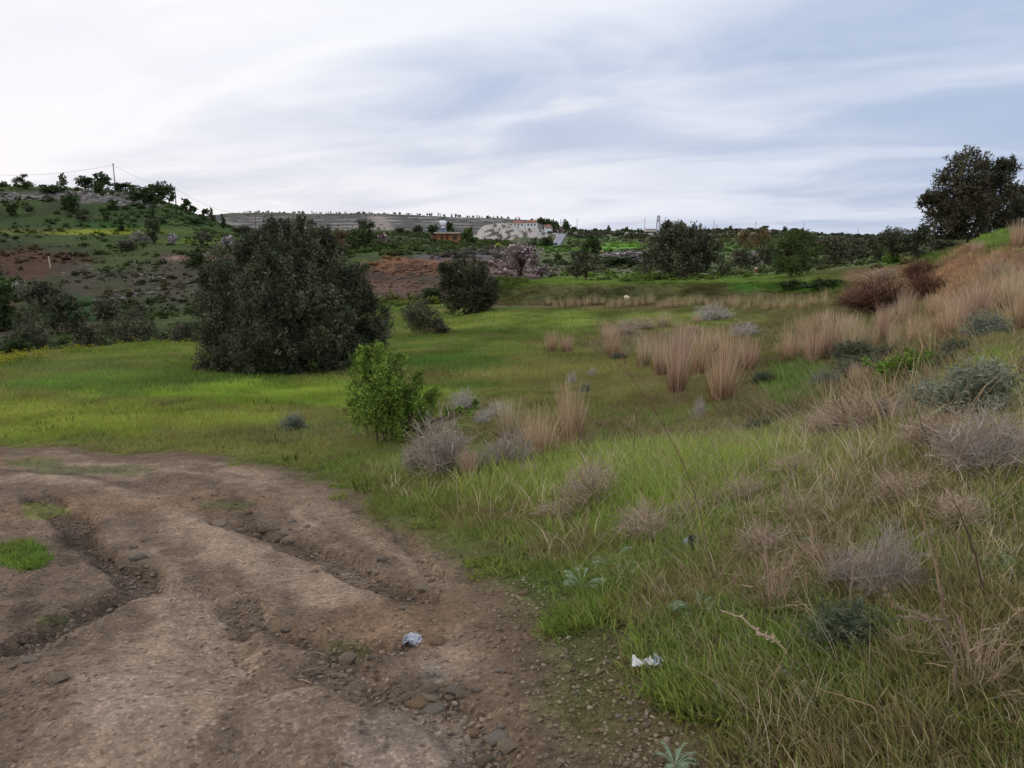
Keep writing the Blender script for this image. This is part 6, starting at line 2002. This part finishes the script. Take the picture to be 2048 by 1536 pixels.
pa = pole(231, 327, 381, 'tallest wooden power pole on the crest of the green hill')
pb = pole(352, 374, 408, 'second wooden power pole lower on the hill crest')
pc = pole(511, 424, 450, 'power pole in the valley in front of the terraced hill', 260)
pole(882, 425, 436, 'faint thin pole on the terraced hill above the water tank', 1150, arm=1)
for a_, t_, b_, yd, ar, lb in ((1034, 433, 446, 480, 2, 'thin pole behind the left white house'), (1068, 437, 446, 470, 2, 'thin pole at the right white house'), (1103, 440, 458, 430, 0, 'pole at the road in front of the village trees'),
                               (1113, 441, 462, 430, 0, 'dim pole right of the umbrella pine'), (1121, 438, 462, 440, 2, 'tall pole left of the pointed conifer'), (1154, 438, 465, 450, 3, 'tall pole with crossarm standing free on the skyline'),
                               (1167, 460, 489, 240, 0, 'near pole right of the asphalt road'), (1203, 468, 486, 230, 0, 'left of two short poles in the field'), (1208, 470, 493, 215, 0, 'right of two short poles in the field'),
                               (1289, 436, 462, 520, 0, 'tall slim pole left of the lattice mast'), (1427, 440, 466, 430, 0, 'dark tall pole right of the broad olive'), (1433, 448, 462, 640, 1, 'faint pole right beside the dark tall one'),
                               (1511, 443, 462, 520, 4, 'skyline pole with a wide crossarm'), (1543, 458, 470, 420, 0, 'short dark post under the skyline thicket'), (1607, 446, 462, 520, 2, 'pole right above the round green tree'),
                               (1715, 456, 476, 480, 3, 'slender pole over the olive row at the right')):
    pole(a_, t_, b_, lb, yd, arm=ar)


def wire(p, q, sag, label):
    t = np.linspace(0, 1, 24)[:, None]
    P = p * (1 - t) + q * t; P[:, 2] -= sag * 4 * (t * (1 - t))[:, 0]
    o0 = P[0].copy()
    mb = MB(); tubes(mb, (P - o0)[None], np.full((1, 24), .032), C(120, 122, 132), 3)
    tag(mobj('power_line', mb.mesh('power_line', M_metal), None, o0), label, 'wire')


dl = ray(-160, 330); ye = pa[1] * 1.02
wire(pa + [0, 0, -.3], np.array([dl[0] / dl[1] * ye, ye, dl[2] / dl[1] * ye]), 2.6, 'power line from the tallest pole out of the left edge')
wire(pa + [0, 0, -.3], pb + [0, 0, -.2], .9, 'power line between the two crest poles')
wire(pb + [0, 0, -.2], pc + [0, 0, -.2], 2.2, 'power line from the second crest pole down to the valley pole')
# lattice mast
x, y, z = at(1316, 463, 560); s = y / F
zt = ray(1316, 432)[2] / ray(1316, 432)[1] * y; hh = zt - z
o = mobj('lattice_mast', None, None, (x, y, z)); tag(o, 'lattice telecom mast with antenna drums on the skyline', 'mast')
mb = MB()
for sx_, sy_ in ((-1, -1), (1, -1), (1, 1), (-1, 1)):
    tubes(mb, np.array([[[sx_ * 1.3, sy_ * 1.3, -1], [sx_ * .8, sy_ * .8, hh]]]), np.full((1, 2), .16), C(150, 150, 158), 4)
for k in range(9):
    a0, a1 = 1.3 - .5 * k / 9, 1.3 - .5 * (k + 1) / 9
    z0_, z1_ = hh * k / 9, hh * (k + 1) / 9
    for f in (((-a0, -a0, z0_), (a1, -a1, z1_)), ((a0, -a0, z0_), (-a1, -a1, z1_)), ((a0, -a0, z0_), (a1, a1, z1_)), ((-a0, a0, z0_), (-a1, -a1, z1_))):
        tubes(mb, np.array([f]), np.full((1, 2), .10), C(150, 150, 158), 3)
mobj('tower', mb.mesh('tower', M_metal), o)
for k, zz in enumerate((.98, .86, .76)):
    mb = MB(); tubes(mb, np.array([[[0, 0, hh * zz - .8], [0, 0, hh * zz + .8]]]), np.full((1, 2), (.9, 1.35, .8)[k]), C(196, 196, 206), 8); mobj('antenna', mb.mesh('antenna', M_plain), o)
